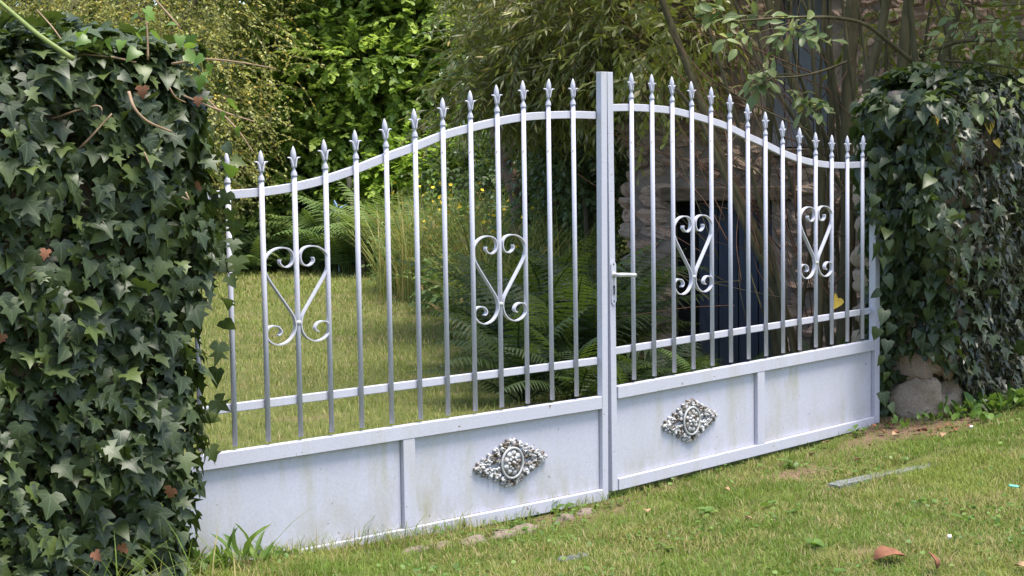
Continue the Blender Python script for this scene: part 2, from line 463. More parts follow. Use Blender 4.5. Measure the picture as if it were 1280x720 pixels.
# ------------------------------------------------------------------ ground
def bare_mask(x, y):
    b = 1.3 * np.exp(-(((x - 2.45) / .55) ** 2 + ((y + .05) / .30) ** 2) ** 2) + 1.1 * np.exp(-(((x - 1.02) / .26) ** 2 + ((y + .27) / .12) ** 2))
    b = b + .8 * np.exp(-((x + .55) / .5) ** 2 - ((y + .16) / .05) ** 2) + .6 * np.exp(-((y + .04) / .05) ** 2) * (np.abs(x) < 2.2)
    for cx, cy_ in ((.3, -1.05), (-.12, -1.45), (1.0, -1.2), (.05, -1.75), (1.6, -.9), (-.45, -.75), (.75, -.62)):
        b = b + .7 * np.exp(-(((x - cx) / .10) ** 2 + ((y - cy_) / .07) ** 2))
    return np.clip(b * (.55 + .9 * vnoise(x * 14, y * 14, 61)), 0, 1)
def build_ground():
    def axis(a, b, lo, hi, fine, coarse):
        return np.unique(np.round(np.concatenate([np.arange(a, lo, coarse), np.arange(lo, hi, fine), np.arange(hi, b + coarse, coarse)]), 3))
    xs = axis(-60, 70, -4, 6, .05, 1.5); ys = axis(-40, 90, -3.5, 3, .05, 1.5)
    X, Y = np.meshgrid(xs, ys)
    Z = gz(X, Y)
    v = np.stack([X, Y, Z], -1).reshape(-1, 3)
    nx = len(xs)
    i = (np.arange(len(ys) - 1)[:, None] * nx + np.arange(nx - 1)[None]).ravel()
    t = np.concatenate([np.stack([i, i + 1, i + nx + 1], 1), np.stack([i, i + nx + 1, i + nx], 1)])
    o = mobj('ground', npmesh('ground', v, t, MT['soil'], bare_mask(v[:, 0], v[:, 1]), smooth=True))
    tag(o, kind='structure')
build_ground()

# ------------------------------------------------------------------ gate
S_BAR = .1471
HT = [1.518, 1.518, 1.5235, 1.538, 1.563, 1.599, 1.643, 1.683, 1.7275, 1.7586, 1.7847, 1.805, 1.814, 1.818]   # finial tips, hinge end first
BAR_R = .0100
FIN_H = .114

def finial_mesh():
    b = MB()
    b.lathe([(.0112, 0), (.0125, .002), (.0125, .006), (.0108, .009), (.0112, .013), (.0085, .018), (.0055, .026), (.0056, .038), (.0075, .052), (.0100, .066), (.0110, .078), (.0102, .088), (.0066, .102), (.0012, .1135)], 10)
    for s in (-1, 1):
        pts = smooth_path([(s * .004, -.002, .034), (s * .008, -.002, .050), (s * .012, -.002, .062), (s * .019, -.002, .070), (s * .0295, -.002, .0705)], 4)
        n = len(pts)
        b.tube(pts, np.linspace(.0066, .0024, n), 6)
    for s in (-1, 1):
        pts = smooth_path([(0, s * .005, .036), (0, s * .010, .054), (0, s * .015, .066), (0, s * .021, .071)], 4)
        b.tube(pts, np.linspace(.0042, .0014, len(pts)), 6)
    return b.mesh('finial', MT['paint'], True)
FIN = finial_mesh()

# one half of the heart scroll, traced on the zoomed photograph: (sideways from the bar, height above crossing)
_raw = [(356, 150), (360, 168), (346, 190), (325, 198), (303, 188), (291, 160), (293, 125), (311, 98), (345, 86), (385, 92), (420, 120), (438, 165), (432, 215), (414, 262), (380, 330), (342, 405), (312, 465), (302, 500), (300, 540), (312, 580), (340, 613), (380, 626), (420, 612), (445, 580), (449, 545), (436, 520), (410, 514), (386, 525), (373, 550), (379, 566), (391, 572)]
HEART = []
for x, y in _raw:
    c = 270 + (y - 100) * .036
    HEART.append((max((x - c) / 1122, .0125), -((y + .085 * (x - c)) - 520) / 1490))
HEART = smooth_path([(a, 0, z) for a, z in HEART], 5)

def scroll_mesh(sx):
    P = HEART.copy(); P[:, 0] *= sx
    T = np.gradient(P, axis=0); T /= np.linalg.norm(T, axis=1)[:, None]
    N = np.stack([-T[:, 2], T[:, 1] * 0, T[:, 0]], 1)
    n = len(P)
    th, w = .0023, .0095
    v = []
    for i in range(n):
        for a, c in ((-1, -1), (1, -1), (1, 1), (-1, 1)):
            p = P[i] + N[i] * th * a; v.append((p[0], c * w, p[2]))
    f = [(i * 4 + k, i * 4 + (k + 1) % 4, (i + 1) * 4 + (k + 1) % 4, (i + 1) * 4 + k) for i in range(n - 1) for k in range(4)]
    f += [(0, 1, 2, 3), (4 * n - 1, 4 * n - 2, 4 * n - 3, 4 * n - 4)]
    return pymesh('scroll', v, f, MT['paint'])
SCROLL = {1: scroll_mesh(1), -1: scroll_mesh(-1)}

def ornament(parent, cx, cz, vface):
    """cast oval rosette with scroll leaves; the face looks towards -y"""
    rot = Matrix.Rotation(R(90), 4, 'X')      # local z of the shapes -> -y
    def place(b, name, mat, par, smooth=True):
        m = b.mesh(name, mat, smooth)
        m.transform(Matrix.Translation((cx, vface, cz)) @ rot)
        return mobj(name, m, par)
    r_ = random.Random(5)
    sc = MB()
    def curl(x, y, r, a0, s):
        pts = []
        for k in range(15):
            t = k / 14
            a = a0 + s * t * 5.2
            rr = r * (1 - .72 * t)
            pts.append((x + rr * math.cos(a), y + rr * math.sin(a), .006 + .010 * t))
        sc.tube(pts, np.linspace(.0048, .0062, 15) * (r / .02) ** .5, 6)
        sc.ball((x, y, .012), (r * .30, r * .30, .008), 7, 4)
    HX, HY = .202, .092
    for sx in (-1, 1):
        for sy in (-1, 1):
            for t, r in ((.06, .020), (.22, .022), (.40, .020), (.56, .019), (.72, .016), (.86, .013)):
                x = sx * HX * t; y = sy * HY * (1 - t) * 1.0
                curl(x * .97 + sx * .006, y * .93, r, r_.uniform(0, 6.28), sx * sy)
                sc.ball((x * 1.03 + sx * .008, y * 1.04 + sy * .006, .007), (.0085, .0085, .008), 7, 4)
            for t, k in ((.36, .18), (.36, .45), (.50, .20), (.50, .36), (.62, .12), (.62, .28), (.75, .14), (.22, .70), (.10, .78), (.88, .05)):
                x = sx * HX * t; y = sy * HY * k
                curl(x, y, .014, r_.uniform(0, 6.28), -sx * sy)
                sc.ball((x + sx * .012, y, .010), (.009, .006, .009), 7, 4)
    for sx in (-1, 1):
        sc.ball((sx * HX * .97, 0, .008), (.016, .010, .011), 8, 4)
        sc.ball((sx * HX * .82, 0, .011), (.014, .013, .012), 8, 4)
    for sy in (-1, 1):
        sc.ball((0, sy * HY * 1.0, .008), (.012, .011, .010), 8, 4)
        for sx in (-1, 1):
            sc.ball((sx * .02, sy * HY * .90, .009), (.011, .012, .010), 8, 4)
    orn = place(sc, 'ornament', MT['ornament'], parent)
    ring = MB()
    n = 36
    pts = [(.060 * math.cos(2 * math.pi * k / n), .064 * math.sin(2 * math.pi * k / n), .018) for k in range(n + 1)]
    ring.tube(pts, .0055, 8, cap=False)
    place(ring, 'medallion_ring', MT['weathered'], orn)
    ro = MB()
    ro.ball((0, 0, .006), (.058, .062, .014), 24, 8)
    for k in range(9):
        a = 2 * math.pi * k / 9
        ro.ball((.037 * math.cos(a), .040 * math.sin(a), .018), (.0150, .0150, .009), 8, 5)
        ro.ball((.021 * math.cos(a + .35), .023 * math.sin(a + .35), .023), (.0085, .0085, .007), 7, 4)
    ro.ball((0, 0, .027), (.011, .011, .010), 10, 6)
    place(ro, 'rosette', MT['ornament'], orn)

def gate_leaf(s, c0, sag, dz, rz, label):
    """s = -1 left leaf, +1 right leaf; u runs outward from the meeting line"""
    root = empty('gate_leaf', (0, 0, 0), rz)
    tag(root, label, 'gate', 'two leaves of the iron driveway gate')
    Z = lambda z, u: z + dz + sag * u
    def bar_box(name, u0, u1, v0, v1, z0, z1, mat='paint', bevel=.002, par=root, lean=0.0):
        c = []
        for z, ln in ((z0, 0.0), (z1, lean)):
            for u, v in ((u0, v0), (u1, v0), (u1, v1), (u0, v1)):
                c.append((s * (u) + ln, v, Z(z, u)))
        if s < 0: c = [c[1], c[0], c[3], c[2], c[5], c[4], c[7], c[6]]
        return MB().hexa(c).build(name, MT[mat], par, bevel=bevel)
    # stiles
    if s < 0:
        bar_box('meeting_stile', .018, .054, -.016, .016, -.045, 1.85, lean=.020)
        bar_box('stop_bar', -.03, .030, .018, .024, -.03, 1.80, lean=.015)
    else:
        bar_box('meeting_stile', .010, .048, -.014, .016, -.045, 1.817, 'weathered' if False else 'paint', lean=-.004)
    bar_box('hinge_stile', 2.195, 2.240, -.02, .02, -.03, 1.385)
    # panel frame and panels
    bar_box('panel_top_rail', .0525, 2.195, -.018, .016, .368, .4236)
    bar_box('bottom_rail', .0525, 2.195, -.018, .016, -.046, .007, bevel=.003)
    bar_box('mullion', 1.120, 1.180, -.0165, .014, .007, .368)
    for u0, u1 in ((.0525, 1.120), (1.180, 2.195)):                     # gap shaped for a dark shade line, added bead behind closes the gap
        pn = bar_box('panel', u0 + .004, u1 - .005, .004, .007, .009, .363, 'panel_paint', 0)
        bar_box('shadow_gap_strip', u0 - .001, u1 + .001, .0095, .0135, .350, .369, 'weathered', 0, pn)
        bar_box('shadow_gap_strip', u0 - .001, u0 + .018, .0095, .0135, .005, .350, 'weathered', 0, pn)
        bar_box('shadow_gap_strip', u1 - .018, u1 + .001, .0095, .0135, .005, .350, 'weathered', 0, pn)
        bar_box('shadow_gap_strip', u0 + .018, u1 - .018, .0095, .0135, .005, .022, 'weathered', 0, pn)
    # rails behind the bars
    bar_box('middle_rail', .0525, 2.195, .0085, .026, .5626, .5952, bevel=.003)
    ctrl = [(.045, HT[13] - .157)]
    for i in range(13, -1, -1):
        ctrl.append((c0 + (13 - i) * S_BAR, HT[i] - .155))
    ctrl.append((2.20, HT[0] - .155))
    P = smooth_path([(u, 0, z) for u, z in ctrl], 4)
    v = []; f = []
    T = np.gradient(P, axis=0); T /= np.linalg.norm(T, axis=1)[:, None]
    for p, t in zip(P, T):
        nx, nz = -t[2], t[0]
        for a, vv in ((-1, .0085), (1, .0085), (1, .026), (-1, .026)):
            uu = p[0] + nx * .0163 * a
            v.append((s * uu, vv, Z(p[2] + nz * .0163 * a, uu)))
    n = len(P)
    for i in range(n - 1):
        for k in range(4):
            q = (i * 4 + k, i * 4 + (k + 1) % 4, (i + 1) * 4 + (k + 1) % 4, (i + 1) * 4 + k)
            f.append(q if s > 0 else q[::-1])
    f += [(0, 1, 2, 3), (4 * n - 1, 4 * n - 2, 4 * n - 3, 4 * n - 4)]
    o = mobj('top_rail', pymesh('top_rail', v, f, MT['paint']), root)
    bv = o.modifiers.new('bevel', 'BEVEL'); bv.width = .002; bv.segments = 1; bv.limit_method = 'ANGLE'
    # bars with finials
    for i in range(14):
        u = c0 + (13 - i) * S_BAR
        top = Z(HT[i] - FIN_H, u); bot = Z(.438, u)
        b = MB().tube([(0, 0, 0), (0, 0, .5 * (top - bot)), (0, 0, top - bot)], BAR_R, 12)
        o = b.build('bar', MT['paint'], root, True)
        for pl in o.data.polygons:
            if len(pl.vertices) > 4: pl.use_smooth = False
        jx = rng.normal(0, .0012)
        o.location = (s * u + jx, 0, bot)
        fo = mobj('finial', FIN, o)
        fo.location = (0, 0, top - bot)
        fo.rotation_euler = (rng.normal(0, .02), rng.normal(0, .02), rng.normal(0, .06))
    # heart scrolls around the 4th bar from either end
    for u in (c0 + 3 * S_BAR, c0 + 10 * S_BAR):
        for sx in (-1, 1):
            o = mobj('heart_scroll', SCROLL[sx], root)
            o.location = (s * u, .001, Z(.873, u))
        MB().ball((s * u, -.002, Z(.873, u)), (.0135, .0125, .012), 10, 6).build('weld_bead', MT['weathered'], root, True)
    ornament(root, s * .592, Z(.197, .592), .0035)
    # hinges at the outer stile
    for z in (.55, 1.25):
        b = MB().tube([(s * 2.262, 0, Z(z, 2.2) - .05), (s * 2.262, 0, Z(z, 2.2) + .05)], .014, 10)
        b.build('hinge', MT['weathered'], root)
        # pintle bar into the pillar
    if s > 0:
        pl = MB()
        zz0, zz1, u0, u1 = .792, .988, .0125, .0455
        um = (u0 + u1) / 2
        out = [(u0, zz0 + .016), (um - .006, zz0), (um + .006, zz0), (u1, zz0 + .016), (u1, zz1 - .016), (um + .006, zz1), (um - .006, zz1), (u0, zz1 - .016)]
        k = len(out)
        pl.add([(u, -.0145, Z(z, u)) for u, z in out] + [(u, -.019, Z(z, u)) for u, z in out],
               [tuple(range(k)), tuple(range(2 * k - 1, k - 1, -1))] + [(i, i + k, (i + 1) % k + k, (i + 1) % k) for i in range(k)])
        plate = pl.build('lock_plate', MT['paint'], root)
        for z in (.972, .808):
            sc = MB().ball((um, -.0195, Z(z, um)), (.004, .0022, .004), 8, 4)
            sc.build('screw', MT['dark'], plate, True)
        kh = MB()
        kh.box(um - .004, um + .004, -.0204, -.0192, Z(.838, um), Z(.872, um))
        kh.ball((um, -.0192, Z(.872, um)), (.007, .0013, .007), 10, 5)
        kh.build('keyhole', MT['dark'], plate)
        kr = MB()
        ns = 20
        kr.tube([(um + .010 * math.cos(2 * math.pi * q / ns), -.0195, Z(.857, um) + .024 * math.sin(2 * math.pi * q / ns)) for q in range(ns + 1)], .0014, 5, cap=False)
        kr.build('keyhole_rim', MT['weathered'], plate, True)
        h = MB()
        h.tube([(um, -.019, Z(.926, um)), (um, -.024, Z(.926, um))], .013, 14)
        h.tube(smooth_path([(um, -.022, Z(.926, um)), (um, -.048, Z(.926, um)), (um + .008, -.058, Z(.926, um)), (um + .03, -.060, Z(.925, um)), (um + .075, -.059, Z(.921, um)), (um + .104, -.057, Z(.919, um))], 5), .0088, 12)
        h.ball((um + .104, -.057, Z(.919, um)), (.007, .0088, .0088), 10, 6)
        h.build('handle', MT['metal'], root, True)
    return root
leaf_l = gate_leaf(-1, .1932, .0047, 0.0, 0.0, 'pale grey wrought iron gate leaf with square meeting post, no handle')
leaf_r = gate_leaf(1, .1862, .0052, .0327, .0718, 'pale grey wrought iron gate leaf carrying the lever handle and lock plate')

# ------------------------------------------------------------------ leaf templates (Y = tip, Z = upper side, unit length 1)
def tmpl_fan(outline, fold=.12, droop=.1, mid=((0, .0), (0, .5), (0, 1.0))):
    """symmetric leaf from the right-hand outline (x>0) listed base->tip; folded along the midrib"""
    o = outline
    n = len(o)
    zz = lambda x, y: fold * abs(x) - droop * (y - .3) ** 2
    mids = [(0, y, zz(0, y)) for _, y in mid]
    v = [(x, y, zz(x, y)) for x, y in o] + [(-x, y, zz(x, y)) for x, y in o] + mids
    b = 2 * n
    t = []
    m = len(mid)
    near = lambda y: min(range(m), key=lambda k: abs(mid[k][1] - y))
    for side in (0, 1):
        off = side * n
        for i in range(n - 1):
            k0, k1 = near(o[i][1]), near(o[i + 1][1])
            a, c = off + i, off + i + 1
            tri = [(a, c, b + k1)]
            if k0 != k1: tri.append((a, b + k1, b + k0))
            t += tri if side == 0 else [q[::-1] for q in tri]
        # close at base and tip
        for idx, k in ((0, 0), (n - 1, m - 1)):
            pass
    return np.array(v, float), np.array(t, int)

IVY = tmpl_fan([(.03, .02), (.17, -.12), (.40, -.05), (.56, .18), (.36, .28), (.30, .38), (.50, .56), (.24, .60), (.12, .82), (.0, 1.0)], .22, .30, ((0, .05), (0, .30), (0, .6), (0, .98)))
IVY2 = tmpl_fan([(.03, .02), (.20, -.06), (.46, .06), (.38, .24), (.34, .42), (.20, .66), (.0, 1.0)], .22, .34, ((0, .05), (0, .35), (0, .65), (0, .98)))
IVY3 = tmpl_fan([(.02, .0), (.14, -.14), (.34, -.12), (.66, .20), (.33, .30), (.24, .34), (.62, .62), (.22, .58), (.11, .80), (.0, 1.06)], .14, .22, ((0, .05), (0, .30), (0, .55), (0, 1.0)))
HEARTL = tmpl_fan([(.03, .0), (.18, -.13), (.34, -.06), (.40, .12), (.33, .40), (.18, .70), (.0, 1.0)], .28, .30, ((0, .02), (0, .3), (0, .6), (0, .98)))
DROOP = tmpl_fan([(.02, .0), (.12, -.04), (.34, .12), (.17, .30), (.13, .62), (.0, 1.05)], .2, .25, ((0, .02), (0, .5), (0, 1.0)))
OVATE = tmpl_fan([(.01, .0), (.20, .20), (.26, .45), (.16, .78), (.0, 1.0)], .25, .25, ((0, .0), (0, .5), (0, .98)))
OBOV = tmpl_fan([(.01, .0), (.07, .2), (.17, .55), (.17, .78), (.08, .95), (.0, 1.0)], .25, .25, ((0, .0), (0, .55), (0, .98)))
NARROW = (np.array([(0, 0, 0), (.095, .45, .02), (0, .5, -.01), (-.095, .45, .02), (0, 1, -.06)], float), np.array([(0, 1, 2), (0, 2, 3), (1, 4, 2), (2, 4, 3)]))
DIAM = (np.array([(0, 0, 0), (.28, .42, .05), (0, 1, -.05), (-.28, .42, .05)], float), np.array([(0, 1, 2), (0, 2, 3)]))
LOBED = (np.array([(0, 0, 0), (.30, .02, .0), (.46, .32, .05), (.26, .46, .03), (.30, .72, .0), (0, 1, -.08), (-.30, .72, 0), (-.26, .46, .03), (-.46, .32, .05), (-.30, .02, 0), (0, .4, -.02)], float),
         np.array([(10, i, i + 1) for i in range(0, 9)] + [(10, 9, 0)]))
ROUND = (np.array([(0, 0, 0), (.35, .15, .05), (.48, .5, .07), (.3, .9, .04), (0, 1, -.02), (-.3, .9, .04), (-.48, .5, .07), (-.35, .15, .05)], float), np.array([(0, 1, 2), (0, 2, 3), (0, 3, 4), (0, 4, 5), (0, 5, 6), (0, 6, 7)]))

def leaf_coords(me, tv, n=1):
    a = me.attributes.new('lco', 'FLOAT_VECTOR', 'POINT')
    a.data.foreach_set('vector', np.tile(np.asarray(tv, np.float32), (n, 1)).ravel())
def tmpl_mesh(name, t, mat):
    me = npmesh(name, t[0], t[1], mat)
    leaf_coords(me, t[0])
    return me

# ------------------------------------------------------------------ ivy covered pillars
def rounded(theta, hx, hy, p=5.0):
    c, s_ = np.cos(theta), np.sin(theta)
    r = (np.abs(c / hx) ** p + np.abs(s_ / hy) ** p) ** (-1 / p)
    return np.stack([r * c, r * s_], -1), np.stack([np.sign(c) * np.abs(c / hx) ** (p - 1) / hx, np.sign(s_) * np.abs(s_ / hy) ** (p - 1) / hy], -1)

def ivy_samples(n, cx, cy_, hx, hy, z0, z1, lump=.06, seed=0, tilt=None):
    """points, outward normals on a lumpy rounded block, plus its domed top"""
    th = rng.uniform(-math.pi, math.pi, n * 3)
    # even out along the perimeter
    xy, nn = rounded(th, hx, hy)
    w = np.hypot(xy[:, 0], xy[:, 1]); keep = rng.random(len(th)) < w / w.max()
    th, xy, nn = th[keep][:n], xy[keep][:n], nn[keep][:n]
    n = len(th)
    z = rng.uniform(z0, z1, n)
    nn = nn / np.linalg.norm(nn, axis=1)[:, None]
    per = th * 1.4
    bul = lump * (vnoise(per * 3.1 + 7, z * 3.2, seed) * 1.3 + .6 * vnoise(per * 8, z * 8, seed + 1) - .8)
    round_top = np.clip((z - (z1 - .22)) / .22, 0, 1)
    P = np.stack([cx + xy[:, 0] + nn[:, 0] * bul, cy_ + xy[:, 1] + nn[:, 1] * bul, z], -1)
    P[:, 0] -= (P[:, 0] - cx) * .28 * round_top ** 2
    P[:, 1] -= (P[:, 1] - cy_) * .28 * round_top ** 2
    N = np.stack([nn[:, 0], nn[:, 1], .9 * round_top], -1)
    if tilt is not None: P = tilt(P)
    m = int(n * .16)
    a = rng.uniform(-1, 1, (m, 2)) * np.array([hx, hy]) * .92
    q = 1 - (np.abs(a[:, 0]) / hx) ** 3 * .6 - (np.abs(a[:, 1]) / hy) ** 3 * .6
    zt = z1 - .10 + .14 * q + lump * 1.6 * (vnoise(a[:, 0] * 6 + 9, a[:, 1] * 6, seed + 5) - .3)
    Pt = np.stack([cx + a[:, 0], cy_ + a[:, 1], zt], -1)
    Nt = np.stack([a[:, 0] * .7, a[:, 1] * .7, np.ones(m)], -1)
    N = np.vstack([N, Nt]); P = np.vstack([P, Pt])
    N /= np.linalg.norm(N, axis=1)[:, None]
    return P, N

def ivy_leaves(P, N, smin, smax, depth, lay=.55, nj=.38):
    """frames for shingled leaves hanging on a surface"""
    n = len(P)
    d = rng.random(n) ** 1.3 * depth
    P = P - N * d[:, None]
    nrm = N + np.array([0, 0, lay * .7]) + rng.normal(0, nj, (n, 3))
    tip = np.array([0, 0, -1.0]) + rng.normal(0, .42, (n, 3)) + N * lay
    tip = tip - (np.sum(tip * nrm, 1) / np.sum(nrm * nrm, 1))[:, None] * nrm
    S = rng.uniform(smin, smax, n) * (1 - .25 * d / max(depth, 1e-6))
    return P, frames(tip, nrm), S, d

def place_leaf_objects(parent, name, meshes, P, Fr, S, idx):
    for k, i in enumerate(idx):
        o = bpy.data.objects.new(name, meshes[int(rng.integers(len(meshes)))])
        m = Matrix([list(Fr[i][r]) + [P[i][r]] for r in range(3)] + [[0, 0, 0, 1]]) @ Matrix.Scale(float(S[i]), 4)
        col.objects.link(o); o.parent = parent
        o.matrix_local = Matrix.Translation(-Vector(parent.location)) @ m

def pick_seen(P, N, S, d, n, xr=(0, 1280), yr=(0, 720)):
    """the outermost, largest leaves that face the camera inside the frame"""
    px, py, D = proj(P)
    view = CAM - P; view /= np.linalg.norm(view, axis=1)[:, None]
    face = np.sum(view * N, 1)
    ok = (px > xr[0]) & (px < xr[1]) & (py > yr[0]) & (py < yr[1]) & (face > .15)
    score = np.where(ok, S * (.4 + face) - d * 1.2, -9)
    return np.argsort(-score)[:min(n, int(ok.sum()))]

def rock_mesh(name, mat, seed, n=14, m=9, rough=.09, smooth=True):
    """angular rubble stone filling about a 2 x 2 x 2 box"""
    r_ = np.random.default_rng(seed)
    v = []
    K = 9
    pl = r_.normal(size=(K, 3)) * np.array([1, 1, 1]); pl /= np.linalg.norm(pl, axis=1)[:, None]
    cut = r_.uniform(.86, 1.15, K)
    w1 = r_.normal(0, 3.2, (6, 3)); p1 = r_.uniform(0, 6.28, 6)
    for i in range(m + 1):
        p = math.pi * i / m
        for k in range(n):
            t = 2 * math.pi * k / n
            d = np.array([math.sin(p) * math.cos(t), math.sin(p) * math.sin(t), math.cos(p)])
            q = d / (np.sum(np.abs(d) ** 7) ** (1 / 7))
            e = pl @ q
            for a in range(K):                                   # chip flat facets off the block
                if e[a] > cut[a]: q = q - pl[a] * (e[a] - cut[a]) * .9
            f = 1 + rough * .5 * sum(math.sin(w1[a] @ q + p1[a]) for a in range(6)) / 2
            v.append(q * f + r_.normal(0, rough * .22, 3))
    f = [(i * n + k, (i + 1) * n + k, (i + 1) * n + (k + 1) % n, i * n + (k + 1) % n) for i in range(m) for k in range(n)]
    return pymesh(name, v, f, mat, smooth)
ROCKS = [rock_mesh('stone', MT['pillar_stone'], 60 + i, 24, 15, .20) for i in range(5)]
WROCKS = [rock_mesh('stone', MT['wall_stone'], 40 + i, 12, 8, .24, False) for i in range(8)]

def pillar(cx, cy_, hx, hy, z0, z1, label):
    root = empty('stone_pillar', (cx, cy_, z0))
    tag(root, label, 'pillar')
    core = MB().box(-hx + .04, hx - .04, -hy + .04, hy - .04, 0, z1 - z0).build('core', MT['earth'], root)
    z = 0.0
    while z < z1 - z0 - .05:
        h = rng.uniform(.15, .24)
        for face in range(4):
            L = hx if face % 2 == 0 else hy
            t = -L
            while t < L - .02:
                w = min(rng.uniform(.2, .38), L - t)
                if L - t - w < .08: w = L - t
                o = bpy.data.objects.new('stone', ROCKS[int(rng.integers(5))])
                c = t + w / 2
                off = (hy if face % 2 == 0 else hx) - .045 + rng.uniform(-.01, .02)
                x, y = [(c, -off), (off, c), (c, off), (-off, c)][face]
                o.location = (x, y, z + h / 2)
                sx, sy = (w / 2, .085) if face % 2 == 0 else (.085, w / 2)
                o.scale = (sx * .94, sy, h / 2 * .94)
                o.rotation_euler = (rng.normal(0, .04), rng.normal(0, .04), rng.normal(0, .04))
                link(o, root)
                t += w
        z += h
    return root

# left pillar
pillar(-2.78, .10, .30, .28, -.05, 1.72, 'stone gatepost buried under dark lobed ivy')
ivyL = empty('ivy_plant', (-2.75, .08, .0))
tag(ivyL, 'dense dark lobed ivy smothering the gatepost of the handleless gate leaf', 'ivy')
def tiltL(P):
    P = P.copy()
    k = np.clip(1.15 - P[:, 2], 0, 1.3) * np.clip((P[:, 0] + 2.8) / .5, 0, 1)
    P[:, 0] -= .115 * k
    return P
P, N = ivy_samples(13000, -2.745, .07, .545, .46, -.06, 1.90, .085, 11, tiltL)
P, Fr, S, d = ivy_leaves(P, N, .034, .090, .19, .6, .46)
sel = pick_seen(P, N, S, d, 284)
IVYM = [tmpl_mesh('leaf', t, MT['ivy']) for t in (IVY, IVY, IVY2, IVY3)]
place_leaf_objects(ivyL, 'leaf', IVYM, P, Fr, S, sel)
rest = np.setdiff1d(np.arange(len(P)), sel)
third = np.array_split(rng.permutation(rest), 3)
LCO = []
def joined(name, parts, parent, kind='stuff'):
    """several scatter batches (template, P, Fr, S, mat[, rnd]) joined into one mesh"""
    V_, T_, R_ = [], [], []
    n0 = 0
    LCO.clear()
    for t, P_, F_, S_, rn in parts:
        tv, tf = t
        S_ = np.asarray(S_, float)
        if S_.ndim == 1: S_ = S_[:, None].repeat(3, 1)
        v = np.einsum('nij,nkj->nki', F_, tv[None] * S_[:, None, :]) + P_[:, None, :] - np.array(parent.location if parent else (0, 0, 0))
        f = tf[None] + (np.arange(len(P_)) * len(tv))[:, None, None] + n0
        V_.append(v.reshape(-1, 3)); T_.append(f.reshape(-1, 3)); R_.append(np.repeat(rn, len(tv)))
        n0 += len(P_) * len(tv)
        LCO.append(np.tile(np.asarray(tv, np.float32), (len(P_), 1)))
    return np.vstack(V_), np.vstack(T_), np.concatenate(R_)
v, t, r = joined('foliage', [(tm, P[i], Fr[i], S[i], rng.random(len(i)) * .93) for tm, i in zip((IVY, IVY2, IVY3), third)], ivyL)
me = npmesh('foliage', v, t, MT['ivy'], r); leaf_coords(me, np.vstack(LCO))
tag(mobj('foliage', me, ivyL), kind='stuff')

def stems(parent, paths, mat, name='stem', n=6):
    for pts, r0, r1 in paths:
        q = smooth_path(np.array(pts) - np.array(parent.location), 6)
        MB().tube(q, np.linspace(r0, r1, len(q)), n).build(name, mat, parent, True)

# bare stems and young shoots over the left ivy
stems(ivyL, [([V(88, 195, 5.50), V(110, 175, 5.45), V(140, 142, 5.45)], .0045, .003),
             ([V(161, 115, 5.42), V(168, 135, 5.40), V(185, 152, 5.42), V(215, 165, 5.5)], .006, .003),
             ([V(60, 150, 5.45), V(120, 132, 5.42), V(128, 148, 5.42)], .0035, .002),
             ([V(180, 190, 5.40), V(187, 205, 5.40)], .003, .002),
             ([V(212, 110, 5.4), V(220, 122, 5.42), V(232, 128, 5.5)], .003, .002),
             ([V(232, 240, 5.38), V(236, 250, 5.38), V(228, 246, 5.4)], .003, .002),
             ([V(-10, 66, 5.6), V(60, 66, 5.5), V(130, 70, 5.5), V(170, 78, 5.55)], .0045, .003)], MT['vine'])
stems(ivyL, [([V(92, 74, 5.3), V(50, 45, 5.3), V(20, 20, 5.35), V(-20, -15, 5.4)], .009, .006)], MT['green_stem'])
stems(ivyL, [([V(215, 80, 5.6), V(255, 74, 5.55), V(300, 78, 5.5), V(345, 86, 5.5)], .005, .002),
             ([V(230, 120, 5.6), V(280, 140, 5.5), V(318, 152, 5.45)], .004, .002),
             ([V(260, 125, 5.6), V(295, 160, 5.5), V(318, 192, 5.5)], .003, .002),
             ([V(185, 75, 5.6), V(184, 40, 5.6), V(182, 12, 5.6)], .004, .002),
             ([V(225, 35, 5.6), V(208, 15, 5.6), V(190, -5, 5.6)], .004, .0025),
             ([V(120, 90, 5.6), V(60, 96, 5.55), V(-15, 99, 5.5)], .0035, .003),
             ([V(88, 70, 5.5), V(70, 40, 5.5), V(46, 12, 5.55)], .003, .002)], MT['vine'])
# young bright leaves on the shoots
yp = []
for pts in ([(182, 10), (172, 18), (188, 18), (180, 32), (192, 38), (176, 42)], [(262, 82), (265, 100), (303, 150), (290, 122), (278, 142), (298, 215)],
            [(60, 45), (100, 42), (120, 45), (150, 55), (170, 62), (70, 82), (40, 92), (20, 98), (110, 48), (135, 50), (205, 30), (222, 42), (238, 48)], [(240, 60), (252, 70), (248, 92), (262, 84), (230, 66)]):
    for x, y in pts:
        yp.append(V(x + rng.normal(0, 3), y + rng.normal(0, 3), 5.5 + rng.normal(0, .08)))
yp = np.array(yp)
yF = frames(np.array([0, 0, -.7]) + rng.normal(0, .5, (len(yp), 3)), -FWD * .7 + np.array([0, 0, .7]) + rng.normal(0, .4, (len(yp), 3)))
YM = [tmpl_mesh('leaf', t_, MT['ivy_young']) for t_ in (IVY2, IVY, IVY2)]
place_leaf_objects(ivyL, 'young_leaf', YM, yp, yF, rng.uniform(.036, .062, len(yp)), range(len(yp)))
ep = np.array([V(x, y, 5.95 + rng.normal(0, .05)) for x, y in ((288, 262), (292, 300), (284, 240), (297, 322), (286, 345), (280, 372), (292, 278), (279, 400), (284, 215), (290, 200), (272, 460), (268, 500), (262, 560), (284, 325), (274, 430), (280, 180))])
eF = frames(np.array([.25, 0, -1.0]) + rng.normal(0, .4, (len(ep), 3)), -FWD + np.array([0, 0, .4]) + rng.normal(0, .5, (len(ep), 3)))
place_leaf_objects(ivyL, 'leaf', IVYM, ep, eF, rng.uniform(.05, .085, len(ep)), range(len(ep)))
